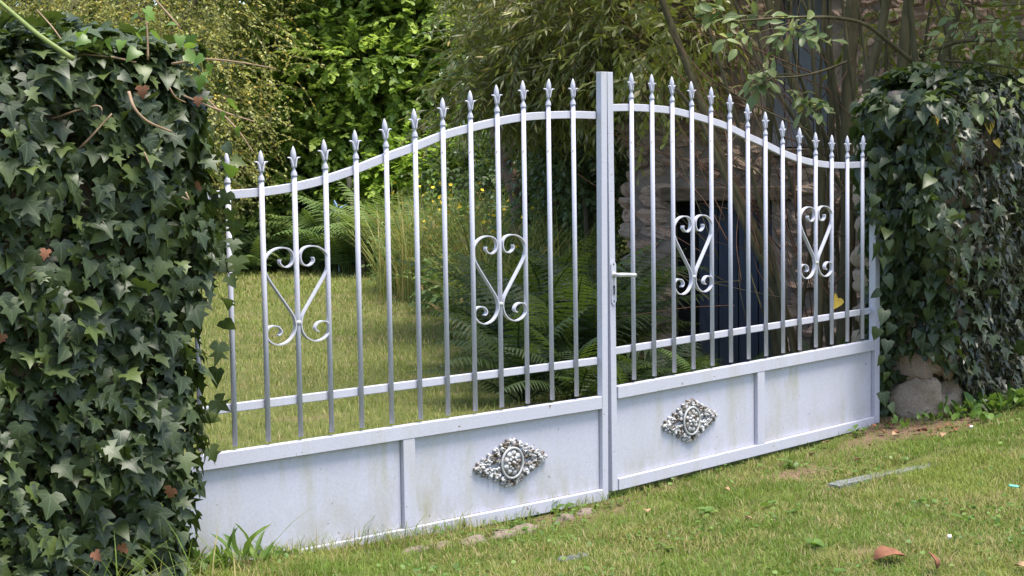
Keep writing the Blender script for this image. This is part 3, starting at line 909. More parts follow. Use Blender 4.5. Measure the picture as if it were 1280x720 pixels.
dl = np.array([V(x, y, 5.33) for x, y in ((58, 312), (178, 108), (3, 418), (248, 122), (158, 684), (118, 690), (215, 610), (250, 232))])
dF = frames(np.array([0, 0, -1]) + rng.normal(0, .5, (len(dl), 3)), -FWD + rng.normal(0, .4, (len(dl), 3)))
DM = [tmpl_mesh('leaf', IVY, MT['dead_leaf'])]
place_leaf_objects(ivyL, 'dead_leaf', DM, dl, dF, rng.uniform(.028, .045, len(dl)), range(len(dl)))

# right pillar
pillar(2.88, .21, .40, .26, .0, 1.70, 'stone gatepost under climbing leaves with its rubble base bare')
ivyR = empty('ivy_plant', (2.85, .36, .03))
tag(ivyR, 'broad-leaved climber and ivy over the gatepost with the bare stone base', 'ivy')
def cutR(P, N):
    # keep the stone base free of leaves on the camera side
    px, py, D = proj(P)
    low = 468 - 26 * np.sin((px - 1085) / 38.0) + 40 * (px < 1112)
    inside = (px > 1102) & (px < 1228) & (py > low)
    return ~inside
def tiltR(P):
    P = P.copy()
    P[:, 0] -= .21 * sstep((P[:, 2] - .62) / .5) * np.clip((2.9 - P[:, 0]) / .4, 0, 1)
    P[:, 1] -= .10 * sstep((P[:, 2] - .55) / .5)
    return P
P, N = ivy_samples(11500, 2.89, .12, .52, .31, .02, 1.84, .08, 31, tiltR)
k = cutR(P, N); P, N = P[k], N[k]
px, py, D = proj(P)
big = px < 1195 + rng.normal(0, 18, len(px)) - 40 * np.clip((py - 330) / 120, 0, 1) * 0
Pb, Fb, Sb, db = ivy_leaves(P[big], N[big], .038, .10, .25, .55, .6)
Ps, Fs, Ss, ds = ivy_leaves(P[~big], N[~big], .05, .088, .12, .4, .5)
selb = pick_seen(Pb, N[big], Sb, db, 175); sels = pick_seen(Ps, N[~big], Ss, ds, 105)
place_leaf_objects(ivyR, 'leaf', [tmpl_mesh('leaf', HEARTL, MT['climber']), tmpl_mesh('leaf', IVY2, MT['climber']), tmpl_mesh('leaf', IVY2, MT['ivy'])], Pb, Fb, Sb, selb)
place_leaf_objects(ivyR, 'leaf', [tmpl_mesh('leaf', DROOP, MT['droop_ivy']), tmpl_mesh('leaf', IVY3, MT['ivy'])], Ps, Fs, Ss, sels)
rb = np.setdiff1d(np.arange(len(Pb)), selb); rs = np.setdiff1d(np.arange(len(Ps)), sels)
h1, h2 = np.array_split(rng.permutation(rb), 2)
v, t, r = joined('foliage', [(HEARTL, Pb[h1], Fb[h1], Sb[h1], rng.random(len(h1)) * .95), (IVY2, Pb[h2], Fb[h2], Sb[h2], rng.random(len(h2)) * .95)], ivyR)
me = npmesh('climber_foliage', v, t, MT['climber'], r); leaf_coords(me, np.vstack(LCO))
tag(mobj('climber_foliage', me, ivyR), kind='stuff')
v, t, r = joined('foliage', [(DROOP, Ps[rs], Fs[rs], Ss[rs], rng.random(len(rs)) * .95)], ivyR)
tag(mobj('drooping_foliage', npmesh('drooping_foliage', v, t, MT['droop_ivy'], r), ivyR), kind='stuff')
hp = np.array([V(x, y, 9.05 + rng.normal(0, .04)) for x, y in ((1096, 262), (1100, 285), (1094, 305), (1102, 322), (1108, 345), (1100, 365), (1106, 388), (1098, 410), (1110, 425), (1102, 445), (1096, 245), (1090, 225), (1094, 205), (1112, 300), (1116, 405), (1108, 465), (1104, 490), (1112, 505), (1088, 188))])
hF = frames(np.array([-.15, 0, -1.0]) + rng.normal(0, .4, (len(hp), 3)), -FWD + np.array([0, 0, .4]) + rng.normal(0, .4, (len(hp), 3)))
place_leaf_objects(ivyR, 'leaf', [tmpl_mesh('leaf', HEARTL, MT['climber']), tmpl_mesh('leaf', IVY2, MT['climber'])], hp, hF, rng.uniform(.06, .10, len(hp)), range(len(hp)))
yl = np.array([V(x, y, D_) for x, y, D_ in ((1236, 151, 9.2), (1169, 145, 8.95), (1245, 175, 9.2), (1264, 236, 9.3), (1048, 372, 9.35))])
place_leaf_objects(ivyR, 'yellow_leaf', [tmpl_mesh('leaf', HEARTL, MT['yellow_leaf'])], yl, frames(np.array([.1, 0, -1.0]) + rng.normal(0, .4, (5, 3)), -FWD + rng.normal(0, .3, (5, 3))), np.array([.075, .06, .05, .05, .09]), range(5))

# ivy bank running on beyond the right pillar
ivyW = empty('ivy_bank', (4.1, .45, .03))
tag(ivyW, 'fine drooping grey-green ivy bank past the bare-based gatepost', 'ivy')
P, N = ivy_samples(11000, 4.15, .50, .85, .46, .02, 1.80, .1, 51)
Ps, Fs, Ss, ds = ivy_leaves(P, N, .05, .095, .14, .4, .5)
sels = pick_seen(Ps, N, Ss, ds, 120)
place_leaf_objects(ivyW, 'leaf', [tmpl_mesh('leaf', DROOP, MT['droop_ivy']), tmpl_mesh('leaf', DROOP, MT['droop_ivy']), tmpl_mesh('leaf', IVY2, MT['climber'])], Ps, Fs, Ss, sels)
rs = np.setdiff1d(np.arange(len(Ps)), sels)
v, t, r = joined('foliage', [(DROOP, Ps[rs], Fs[rs], Ss[rs], rng.random(len(rs)) * .95)], ivyW)
tag(mobj('foliage', npmesh('foliage', v, t, MT['droop_ivy'], r), ivyW), kind='stuff')
MB().box(-.72, .72, -.3, .3, -.05, 1.62).build('earth_core', MT['earth'], ivyW)
# ------------------------------------------------------------------ stone building with its door
def building():
    A = V(783, 470, 13.4); A[2] = -.95
    ang = R(9)
    along = RIGHT * math.cos(ang) - FWD * math.sin(ang)
    rz = math.atan2(along[1], along[0])
    root = empty('stone_building', tuple(A), rz)
    tag(root, 'old rubble stone outbuilding with blue-grey plank door behind the gate', 'building')
    inv = Matrix.Rotation(-rz, 3, 'Z')
    def loc(px, py):
        # point of the wall plane seen at a pixel, in wall coordinates (x along, z up from the base)
        v = M.T @ np.array([(px - 640) / F_PX, (360 - py) / F_PX, 1.0])
        nrm = np.array([-along[1], along[0], 0])
        t = nrm @ (A - CAM) / (nrm @ v)
        q = inv @ Vector(CAM + v * t - A)
        return q.x, q.z
    W, H = 5.4, 4.2
    dx0, dzt = loc(843, 252); dx1, _ = loc(965, 300)
    sx0, szb = loc(962, 186); sx1, szt = loc(1036, -20)
    MORT = MT['mortar']
    # wall core with the two openings left out (x, z blocks)
    core = MB()
    def blk(x0, x1, z0, z1): core.box(x0, x1, .032, .5, z0, z1)
    blk(.04, dx0, 0, dzt); blk(dx1, W, 0, dzt); blk(.04, W, dzt, szb)
    blk(.04, sx0, szb, szt); blk(sx1, W, szb, szt); blk(.04, W, szt, H)
    core.build('wall', MORT, root)
    MB().box(.05, .45, .501, 4.0, 0, H).build('side_wall', MORT, root)
    stones = []
    z = 0.0
    while z < H:
        h = float(rng.uniform(.055, .13))
        x = float(rng.uniform(-.05, .03))
        while x < W:
            w = float(rng.uniform(.08, .26))
            c = (x + w / 2, z + h / 2)
            hid = lambda x0, x1, z0, z1: x0 - .45 * w < c[0] < x1 + .45 * w and z0 - .45 * h < c[1] < z1 + .45 * h
            if not hid(dx0, dx1, -1, dzt + .1) and not hid(sx0, sx1, szb, szt):
                stones.append((c[0], c[1], w, h))
            x += w + .008
        z += h + .006
    def key(s_):
        P_ = A + along * s_[0] + np.array([0, 0, s_[1]])
        px, py, _ = proj(P_)
        return abs(px[0] - 840) + .4 * abs(py[0] - 250)
    stones.sort(key=key)
    rest = MB()
    for i, (x, z, w, h) in enumerate(stones):
        o = bpy.data.objects.new('stone', WROCKS[int(rng.integers(8))])
        o.location = (x, .075 + rng.uniform(-.022, .018), z)
        o.scale = (w / 2 * 1.02, .07, h / 2 * 1.03)
        o.rotation_euler = (rng.normal(0, .10), rng.normal(0, .13), rng.normal(0, .08))
        if i < 300:
            link(o, root)
        else:
            m = Matrix.LocRotScale(o.location, o.rotation_euler, o.scale)
            rest.add([m @ v_.co for v_ in o.data.vertices], [tuple(p.vertices) for p in o.data.polygons])
            bpy.data.objects.remove(o)
    tag(rest.build('rubble', MT['wall_stone'], root), kind='stuff')
    MB().box(dx0 - .10, dx1 + .12, -.03, .30, dzt + .002, dzt + .11).build('lintel', MT['oak'], root, bevel=.01)
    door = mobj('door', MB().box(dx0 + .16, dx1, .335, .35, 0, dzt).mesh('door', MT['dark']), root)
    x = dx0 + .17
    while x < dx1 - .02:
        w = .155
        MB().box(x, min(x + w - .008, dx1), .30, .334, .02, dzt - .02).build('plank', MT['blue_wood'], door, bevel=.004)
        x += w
    MB().box(dx0, dx0 + .16, .36, .40, 0, dzt).build('door_gap_shade', MT['dark'], root)  # dark sheet painted as the shaded gap beside the door
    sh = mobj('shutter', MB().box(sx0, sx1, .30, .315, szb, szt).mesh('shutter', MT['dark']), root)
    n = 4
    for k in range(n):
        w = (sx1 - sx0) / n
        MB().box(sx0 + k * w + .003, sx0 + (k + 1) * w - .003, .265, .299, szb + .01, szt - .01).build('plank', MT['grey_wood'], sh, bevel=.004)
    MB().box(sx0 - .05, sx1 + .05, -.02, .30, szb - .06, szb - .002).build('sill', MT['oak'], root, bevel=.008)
    return root
building()

# ------------------------------------------------------------------ trees and shrubs
def crown_twigs(blobs, n, out=.6, grav=-.15, L=(.3, .6), shell=.35):
    """twig starts and directions through a union of ellipsoid blobs [(centre, radii, weight)]"""
    w = np.array([b[2] if len(b) > 2 else np.prod(b[1]) ** (2 / 3) for b in blobs], float); w /= w.sum()
    k = rng.choice(len(blobs), n, p=w)
    c = np.array([b[0] for b in blobs])[k]; rr = np.array([b[1] for b in blobs])[k]
    u = unit(n)
    rad = (1 - shell * rng.random(n) ** 1.6)[:, None]
    P_ = c + u * rr * rad
    d_ = u / rr; d_ /= np.linalg.norm(d_, axis=1)[:, None]
    D_ = out * d_ + np.array([0, 0, grav]) + rng.normal(0, .38, (n, 3))
    D_ /= np.linalg.norm(D_, axis=1)[:, None]
    return P_, D_, rng.uniform(L[0], L[1], n)

def twig_leaves(P_, D_, L_, m, size, up=.8, spread=.8, droop=.25, njit=.35):
    """m leaves alternating along each twig"""
    n = len(P_)
    s_ = (np.arange(m) + .5) / m
    s_ = np.clip(s_[None] + rng.normal(0, .4 / m, (n, m)), 0, 1)
    dirs = D_[:, None, :] + np.array([0, 0, -1.0]) * (droop * s_[:, :, None])
    dirs /= np.linalg.norm(dirs, axis=2)[:, :, None]
    Q = P_[:, None, :] + dirs * (L_[:, None] * s_)[:, :, None]
    side = np.cross(dirs, np.array([0, 0, 1.0])); side /= np.linalg.norm(side, axis=2)[:, :, None] + 1e-6
    alt = np.where(np.arange(m) % 2 == 0, 1.0, -1.0)[None, :, None]
    tip = dirs + side * alt * spread + rng.normal(0, .3, (n, m, 3)) + np.array([0, 0, -droop])
    nrm = np.array([0, 0, up]) + rng.normal(0, njit, (n, m, 3)) + dirs * .15
    S_ = rng.uniform(size[0], size[1], (n, m)) * (1 - .25 * s_)
    base = rng.random(n)[:, None] * .75 + rng.random((n, m)) * .25          # twigs keep a common tone
    return Q.reshape(-1, 3), frames(tip.reshape(-1, 3), nrm.reshape(-1, 3)), S_.ravel(), base.ravel()

def twig_lines(P_, D_, L_, r0, droop=.25):
    """three-sided twigs, one mesh"""
    n = len(P_)
    s_ = np.array([0, .5, 1.0])
    dirs = D_[:, None, :] + np.array([0, 0, -1.0]) * (droop * s_[None, :, None])
    dirs /= np.linalg.norm(dirs, axis=2)[:, :, None]
    Q = P_[:, None, :] + dirs * (L_[:, None] * s_)[:, :, None]
    a = np.cross(D_, unit(n)); a /= np.linalg.norm(a, axis=1)[:, None]; b = np.cross(D_, a)
    rad = np.array([1, .75, .35]) * r0
    v = np.zeros((n, 3, 3, 3))
    for k in range(3):
        t_ = 2 * math.pi * k / 3
        v[:, :, k, :] = Q + (a * math.cos(t_) + b * math.sin(t_))[:, None, :] * rad[None, :, None]
    f = []
    for i in range(2):
        for k in range(3):
            p, q = i * 3 + k, i * 3 + (k + 1) % 3
            f += [(p, q, q + 3), (p, q + 3, p + 3)]
    f = np.array(f)[None] + (np.arange(n) * 9)[:, None, None]
    return v.reshape(-1, 3), f.reshape(-1, 3)

def limb(mb, a, b, r0, r1, sag=.15, n=6, wob=.06):
    a = np.array(a, float); b = np.array(b, float)
    L = np.linalg.norm(b - a)
    pts = [a + (b - a) * t + np.array([0, 0, sag * L * math.sin(math.pi * t)]) + rng.normal(0, wob, 3) * L * .25 * math.sin(math.pi * t) for t in np.linspace(0, 1, 5)]
    q = smooth_path(pts, 3)
    mb.tube(q, np.linspace(r0, r1, len(q)), n)

def tree(name, label, cat, base, trunk_top, tr, blobs, ntw, m, size, tmpl, mat, bark, out=.6, grav=-.15, L=(.3, .6), shell=.45, up=.8, spread=.8, droop=.25, group=None, twr=.004, njit=.35):
    base = np.array(base, float); base[2] = float(gz(base[0], base[1])) - .05
    root = empty(name, tuple(base))
    tag(root, label, cat, group)
    mb = MB()
    trunk_top = np.array(trunk_top, float)
    limb(mb, base, trunk_top, tr, tr * .65, 0, 9, .12)
    for b_ in blobs:
        limb(mb, base + (trunk_top - base) * rng.uniform(.7, 1.0), np.array(b_[0]), tr * .5, tr * .12, .08, 6, .15)
    tv = [tuple(np.array(p) - base) for p in mb.v]
    mobj('trunk', pymesh('trunk', tv, mb.f, bark, True), root)
    P_, D_, L_ = crown_twigs(blobs, ntw, out, grav, L, shell)
    Q, F_, S_, rn = twig_leaves(P_, D_, L_, m, size, up, spread, droop, njit)
    v, t, r = joined('crown', [(tmpl, Q, F_, S_, rn)], root)
    cr = mobj('crown', npmesh('crown', v, t, mat, r), root)
    tv, tf = twig_lines(P_ - base, D_, L_, twr, droop)
    mobj('twig', npmesh('twig', tv, tf, bark), cr)
    tag(cr, kind='stuff')
    return root

def B(px, py, D, rx, rz, ry=None, w=None):
    """crown blob from a pixel and distance"""
    if D > 19: D, rx, rz = D * 1.12, rx * 1.12, rz * 1.12
    return (V(px, py, D), np.array([rx, ry or rx, rz])) + ((w,) if w else ())

# yellow-green small-leaved tree behind the left pillar
tree('birch_tree', 'yellow-green small-leaved tree rising behind the lobed ivy', 'tree', V(170, 300, 23), V(200, 60, 23), .16,
     [B(60, 90, 20, 1.3, 1.3), B(210, 150, 19.5, 1.2, 1.2), B(265, 55, 19.8, 1.05, 1.2), B(275, 195, 20, .6, .7), B(180, -60, 20.3, 1.8, 1.6), B(40, 220, 20, 1.2, 1.2), B(300, -70, 20.5, 1.1, 1.0), B(60, -120, 21, 2, 1.6)],
     5200, 12, (.045, .075), DIAM, MT['yellow_green'], MT['bark'], L=(.3, .65), shell=.5, up=.5, droop=.35, njit=.6)
# dark trees at the far left
tree('wood_tree', 'dark brownish tree between the yellow-green tree and the woodland bank', 'tree', V(60, 300, 26), V(80, 0, 26), .2,
     [B(30, 20, 25, 2.2, 1.6), B(150, 20, 26, 1.6, 1.6), B(-60, 100, 26, 2.2, 2.2), B(60, -150, 26, 3, 2)], 2200, 12, (.08, .13), DIAM, MT['wood_green'], MT['bark'], L=(.4, .8))
# mid-green layered maple
tree('maple_tree', 'mid-green broad-leaved tree with layered sprays behind the ferns', 'tree', V(480, 310, 24.6), V(470, 60, 24.6), .2,
     [B(400, 30, 21.0, .75, .26), B(450, 75, 20.6, .8, .26), B(525, 25, 21.0, .8, .28), B(400, 120, 20.8, .7, .26), B(485, 120, 20.7, .6, .22), B(350, 160, 21, .6, .26), B(430, 170, 20.8, .7, .22), B(500, -30, 21.3, 1.2, .4), B(590, 70, 21.2, .75, .35), B(375, 215, 21, .7, .26), B(330, 255, 21, .7, .28), B(450, 225, 21.4, .7, .3), B(420, -70, 21.6, 1.6, .6), B(630, -10, 21.6, 1.1, .5), B(555, 110, 21.3, .7, .3), B(350, 70, 21.3, .6, .3)],
     5600, 11, (.085, .13), LOBED, MT['mid_green'], MT['bark'], L=(.25, .5), shell=.6, up=1.1, droop=.15, grav=-.05, out=.8, njit=.35)
# bright sapling low in front of it
tree('maple_sapling', 'bright yellow-green sapling catching light beside the fern clump', 'tree', V(545, 300, 23), V(540, 230, 23), .05,
     [B(480, 215, 20.4, .45, .20), B(545, 205, 20.2, .6, .28), B(590, 190, 20.4, .4, .22), B(505, 240, 20.4, .4, .10), B(575, 165, 20.6, .4, .2), B(450, 235, 20.5, .36, .10)],
     720, 10, (.075, .115), LOBED, MT['bright_green'], MT['bark'], L=(.2, .4), shell=.7, up=1.1, droop=.15, njit=.3)
# dark shrubs at the back of the lawn
for px, py, D, rx, rz, lab in ((345, 275, 23.8, 1.1, .7, 'dark evergreen shrub below the maple, left of the stake'), (620, 225, 21.5, .9, .6, 'dark evergreen shrub behind the reddish trunk'), (735, 215, 17.5, .6, .6, 'dark evergreen shrub between the trunk and stone building'), (560, 270, 25.5, 1.2, .6, 'low dark shrub behind the bright sapling'), (250, 280, 23.5, 1.4, .7, 'dark evergreen shrub under the yellow-green tree')):
    c = V(px, py, D)
    tree('evergreen_shrub', lab, 'shrub', c, c, .05, [(c, np.array([rx, rx, rz])), (c + np.array([.4, .2, rz * .4]), np.array([rx * .7, rx * .7, rz * .6]))], 700, 11, (.07, .11), DIAM, MT['dark_green'], MT['bark'], L=(.25, .5), shell=.5)
for px, py, D, rx, rz, lab in ((705, 215, 15.5, .38, .55, 'grey-green laurel bush beside the willow trunk'), (730, 165, 15, .4, .5, 'grey-green laurel bush touching the stone corner')):
    c = V(px, py, D)
    tree('laurel_bush', lab, 'shrub', c, c, .03, [(c, np.array([rx, rx, rz]))], 330, 8, (.06, .09), OVATE, MT['laurel'], MT['bark'], L=(.2, .4), shell=.7)

# willow hanging over the middle of the picture
c0 = V(640, 260, 15.5)
tree('willow_tree', 'olive-leaved willow with reddish trunk, sprays hanging over the gate', 'tree', V(642, 300, 15.8), V(625, 120, 15.8), .11,
     [B(625, 105, 14.2, .42, .30), B(665, 55, 14, .55, .45), B(725, 50, 13.6, .5, .42), B(655, 10, 14.5, .45, .4), B(690, 92, 13.9, .5, .26), B(622, 108, 14.2, .40, .16), B(760, 40, 13.3, .65, .6), B(572, 140, 14.5, .28, .09), B(800, 70, 13.0, .42, .36), B(760, -60, 14, 1.3, .8), B(830, -20, 13, .7, .6), B(745, 82, 13.5, .40, .26), (np.array([2.5, 2.5, 3.45]), np.array([1.2, 1.0, .4]))],  # last blob is out of view, added to shade the ferns
     2900, 12, (.09, .15), NARROW, MT['willow'], MT['brown_bark'], out=.55, grav=-.12, L=(.25, .55), shell=.7, up=.6, spread=.55, droop=.35, twr=.003, njit=.5)
tree('leaning_tree', 'leaning mossy trunk with grey-green leaves beside the willow', 'tree', V(682, 300, 17), V(708, 130, 17), .09, [B(710, 130, 16.8, .7, .5), B(690, 60, 17, 1.0, .6)], 420, 10, (.06, .1), OVATE, MT['laurel'], MT['brown_bark'], L=(.25, .5))

# many-stemmed sallow behind the right leaf
def sallow():
    base = V(1000, 480, 11.2); base[2] = float(gz(base[0], base[1])) - .05
    root = empty('sallow_tree', tuple(base))
    tag(root, 'many-stemmed sallow with olive stems and red twigs by the stone wall', 'tree')
    bs = base
    def path(pts, r0, r1, name='trunk', mat='olive_bark'):
        q = smooth_path([np.array(p) - bs for p in pts], 6)
        return MB().tube(q, np.linspace(r0, r1, len(q)), 8).build(name, MT[mat], root, True)
    g = lambda px, D: (lambda p: np.array([p[0], p[1], float(gz(p[0], p[1])) - .05]))(V(px, 480, D))
    path([g(990, 11.3), V(965, 350, 11.3), V(905, 205, 11.4), V(858, 80, 11.6), V(800, -70, 11.8)], 0.0360, 0.0216)
    path([g(985, 11.6), V(958, 330, 11.6), V(962, 140, 11.6), V(978, -60, 11.7)], 0.0324, 0.0252)
    path([g(1003, 11.2), V(985, 400, 11.2), V(935, 290, 11.2), V(880, 160, 11.3), V(845, 110, 11.3)], 0.0274, 0.0144)
    path([g(1012, 11.4), V(1030, 260, 11.4), V(1002, 140, 11.4), V(965, 20, 11.5), V(950, -60, 11.5)], 0.0360, 0.0252)
    path([g(1050, 11.0), V(1060, 300, 11.0), V(1060, 130, 11.0), V(1070, -70, 11.1)], 0.0504, 0.0418)
    path([g(1045, 11.3), V(1030, 330, 11.3), V(1040, 150, 11.4), V(1025, -50, 11.5)], 0.0252, 0.0144)
    path([g(1085, 10.4), V(1083, 250, 10.4), V(1084, 110, 10.4), V(1098, 55, 10.4), V(1116, -40, 10.4)], 0.0324, 0.0259)
    path([g(1130, 10.8), V(1122, 200, 10.8), V(1130, 60, 10.8), V(1142, -50, 10.9)], 0.0396, 0.0324)
    path([g(1150, 10.3), V(1148, 150, 10.3), V(1144, 75, 10.3), V(1134, -30, 10.3)], 0.0230, 0.0173)
    path([g(1165, 10.6), V(1172, 120, 10.6), V(1190, 40, 10.6), V(1215, -40, 10.6)], 0.0288, 0.0202)
    path([V(1142, 78, 10.3), V(1110, 52, 10.2), V(1080, 30, 10.1), V(1040, 22, 10.0), V(985, 22, 9.9), V(900, 28, 9.8)], .016, .005, 'branch')
    path([V(1150, 70, 10.3), V(1200, 52, 10.1), V(1260, 50, 10.0), V(1330, 46, 10)], .014, .008, 'branch')
    path([V(1066, 74, 11), V(1030, 88, 10.6), V(1000, 95, 10.4), V(965, 97, 10.2)], .010, .004, 'branch')
    path([V(1180, 76, 10.3), V(1230, 80, 10.0), V(1265, 85, 9.8), V(1300, 100, 9.7)], .008, .004, 'branch')
    path([V(1200, 80, 10.0), V(1208, 100, 9.6), V(1222, 120, 9.3)], .006, .003, 'branch')
    for k in range(16):
        x0 = rng.uniform(960, 1180); x1 = x0 + rng.normal(-30, 70); D0 = rng.uniform(10.6, 12.0)
        path([g(x0, D0), V((x0 + x1) / 2 + rng.normal(0, 12), 260, D0 + .1), V(x1, 90, D0), V(x1 + rng.normal(-15, 25), -60, D0)], rng.uniform(.012, .026), .008)
    # red-brown twigs criss-crossing
    for k in range(230):
        x, y, D = rng.uniform(885, 1270), rng.uniform(40, 420), rng.uniform(10.2, 12.2)
        a = rng.normal(-.35, .55); Lp = rng.uniform(80, 230)
        x1, y1 = x + Lp * math.sin(a), y - Lp * math.cos(a)
        if x > 1085 and y > 110: continue
        pts = [V(x, y, D), V((x + x1) / 2 + rng.normal(0, 10), (y + y1) / 2 + rng.normal(0, 8), D + .1), V(x1, y1, D + rng.normal(0, .3))]
        path(pts, rng.uniform(.002, .006), .0012, 'twig', 'red_twig' if rng.random() < .6 else 'olive_bark')
    # leafy sprays hanging in front
    LM = [tmpl_mesh('leaf', OBOV, MT['sallow']), tmpl_mesh('leaf', OVATE, MT['sallow'])]
    SP = []
    def spray(pts, n, sz, jit=.05):
        q = smooth_path([V(*p) for p in pts], 8)
        mb = MB().tube(q - bs, np.linspace(.004, .0015, len(q)), 5); mb.build('twig', MT['olive_bark'], root, True)
        for i in range(n):
            t_ = rng.random() ** .8 * (len(q) - 1)
            j = int(min(t_, len(q) - 2)); p = q[j] + (q[j + 1] - q[j]) * (t_ - j)
            d_ = q[j + 1] - q[j]; d_ /= np.linalg.norm(d_)
            SP.append((p + rng.normal(0, jit, 3) * np.array([1, 1, .7]), d_ * .7 + unit(1)[0] * .8 + np.array([0, 0, -.25]), unit(1)[0] * .55 + np.array([0, 0, .7]) - FWD * .35, rng.uniform(*sz)))
    for pts in ([(1030, 22, 9.9), (960, 20, 9.8), (890, 18, 9.8)], [(1000, 25, 9.8), (950, 40, 9.7), (900, 55, 9.7)], [(1010, 28, 9.8), (980, 42, 9.7), (955, 60, 9.7)], [(985, 30, 9.9), (1010, 42, 9.7), (1030, 48, 9.6)], [(930, 30, 9.8), (900, 24, 9.8), (878, 12, 9.8)],
                [(965, 97, 10.1), (950, 105, 10), (930, 110, 10)], [(960, 70, 10.1), (955, 90, 10), (958, 108, 10)], [(985, 110, 10.3), (1005, 125, 10.1), (1020, 130, 10)], [(1000, 115, 10.2), (1010, 135, 10.1), (1022, 145, 10)]):
        spray(pts, 20, (.06, .11), .035)
    for pts in ([(1290, 20, 9.8), (1240, 28, 9.7), (1190, 30, 9.6)], [(1300, 40, 9.7), (1250, 40, 9.6), (1205, 42, 9.6)], [(1200, 35, 9.8), (1180, 50, 9.7), (1168, 60, 9.7)], [(1280, 5, 9.8), (1235, 8, 9.8), (1200, 0, 9.8)], [(1260, 50, 9.7), (1255, 62, 9.6), (1230, 68, 9.6)],
                [(1225, 118, 9.2), (1212, 130, 9.1), (1190, 122, 9.1)], [(1225, 118, 9.2), (1235, 128, 9.1), (1225, 142, 9.1)], [(1290, 105, 9.3), (1268, 112, 9.2), (1252, 130, 9.1)]):
        spray(pts, 18, (.05, .085), .07)
    P_ = np.array([s_[0] for s_ in SP]); T_ = np.array([s_[1] for s_ in SP]); N_ = np.array([s_[2] for s_ in SP]); Z_ = np.array([s_[3] for s_ in SP])
    place_leaf_objects(root, 'leaf', LM, P_, frames(T_, N_), Z_, rng.permutation(len(SP))[:300])
    # unseen canopy added overhead to shade the gatepost; thinner olive foliage at the wall
    blobs = [(np.array([7.0, 2.0, 5.2]), np.array([1.9, 2.0, 1.2]), 5), (np.array([6.6, .6, 4.8]), np.array([2.2, 2.2, 1.2]), 4), (np.array([5.2, -1.0, 5.2]), np.array([1.8, 1.4, .9]), 2.4),
             (np.array([3.3, -.10, 3.15]), np.array([1.1, .6, .36]), 1.6), (np.array([4.6, .4, 3.3]), np.array([1.0, .7, .45]), 1.2),
             B(870, 50, 11.8, .40, .30, w=.11), B(830, 90, 12.0, .36, .26, w=.09), B(800, 30, 12.2, .5, .4, w=.18), (np.array([4.2, 1.0, 4.2]), np.array([1.5, 1.2, .6]), 2.2), B(1240, 40, 11.4, .5, .28, w=.30), B(1165, 20, 12, .45, .28, w=.16), B(1270, 90, 10.8, .35, .22, w=.16)]
    Pt, Dt, Lt = crown_twigs(blobs, 3600, .5, -.2, (.3, .6), .8)
    Q, F_, S_, rn = twig_leaves(Pt, Dt, Lt, 12, (.07, .115), .6, .7, .3, .5)
    v, t, r = joined('crown', [(NARROW if False else OBOV, Q, F_, S_, rn)], root)
    tag(mobj('crown', npmesh('crown', v, t, MT['willow'], r), root), kind='stuff')
sallow()

# woodland bank far behind: one mass
def far_wood():
    n = 15000
    a = rng.uniform(-.62, .62, n)                   # lateral slope
    D = rng.uniform(27, 40, n)
    h = rng.random(n) ** .8 * 9.0
    P_ = CAM + FWD * D[:, None] + RIGHT * (a * D)[:, None]
    base = gz(P_[:, 0], P_[:, 1])
    lump = vnoise(a * 26, h * .7 + D * .08, 77)
    P_[:, 2] = base + h * (.55 + .45 * lump)
    nrm = np.array([0, 0, .7]) - FWD * .4 + rng.normal(0, .5, (n, 3))
    tip = rng.normal(0, 1, (n, 3)) + np.array([0, 0, -.4])
    v, t, r = joined('w', [(LOBED, P_, frames(tip, nrm), rng.uniform(.25, .5, n), np.clip(lump * .8 + rng.random(n) * .2, 0, 1))], None)
    o = mobj('woodland', npmesh('woodland', v, t, MT['wood_green'], r))
    tag(o, 'dark leafy woodland covering the bank behind the garden', 'woodland', kind='stuff')
far_wood()

# ------------------------------------------------------------------ ferns
def frond_mesh(name, mat, L=1.0, np_=24, wmax=.20, arch=.55, seed=0):
    """arching frond growing along +Y from the origin, Z up, toothed pinnae on both sides"""
    r_ = np.random.default_rng(seed)
    v = []; f = []
    def spine(t):
        return np.array([0, L * (t - .12 * arch * t * t), L * (arch * (.75 * t - .85 * t * t))])
    ts = np.linspace(0, 1, 9)
    sp = MB().tube([spine(t) for t in ts], np.linspace(.006, .0015, 9) * L, 4)
    for q in sp.f:
        if len(q) == 4: f += [(q[0], q[1], q[2]), (q[0], q[2], q[3])]
    v += [np.array(p) for p in sp.v]
    for i in range(np_):
        t = .10 + .90 * (i + .5) / np_
        p = spine(t); tg = spine(min(t + .02, 1.0)) - spine(t - .02); tg /= np.linalg.norm(tg)
        w = wmax * L * (math.sin(math.pi * min(1, (t * .92 + .08)) ** .75) ** .8) * (1.0 if t < .5 else 1) * r_.uniform(.9, 1.08)
        w = max(w, .01 * L)
        for s_ in (-1, 1):
            up = np.cross(np.array([1.0, 0, 0]), tg)
            d_ = np.array([s_ * .93, 0, 0]) + tg * .38 - up * .18 + r_.normal(0, .05, 3)
            d_ /= np.linalg.norm(d_)
            cr = np.cross(d_, up); cr /= np.linalg.norm(cr)
            bw = L * .46 / np_
            n0 = len(v); K = 5
            for k in range(K + 1):
                q = k / K
                c = p + d_ * w * q - up * w * .22 * q * q
                hw = bw * (1 - q * .92)
                v.append(c - cr * hw); v.append(c + cr * hw)
                # notch between teeth
                if k < K:
                    c2 = p + d_ * w * (q + .55 / K) - up * w * .22 * q * q
                    v.append(c2 - cr * hw * .42); v.append(c2 + cr * hw * .42)
            cnt = 2 * (2 * K + 1)
            for k in range(0, cnt - 2, 2):
                a = n0 + k
                f += [(a, a + 2, a + 3), (a, a + 3, a + 1)]
    return npmesh(name, np.array(v), np.array(f), mat)
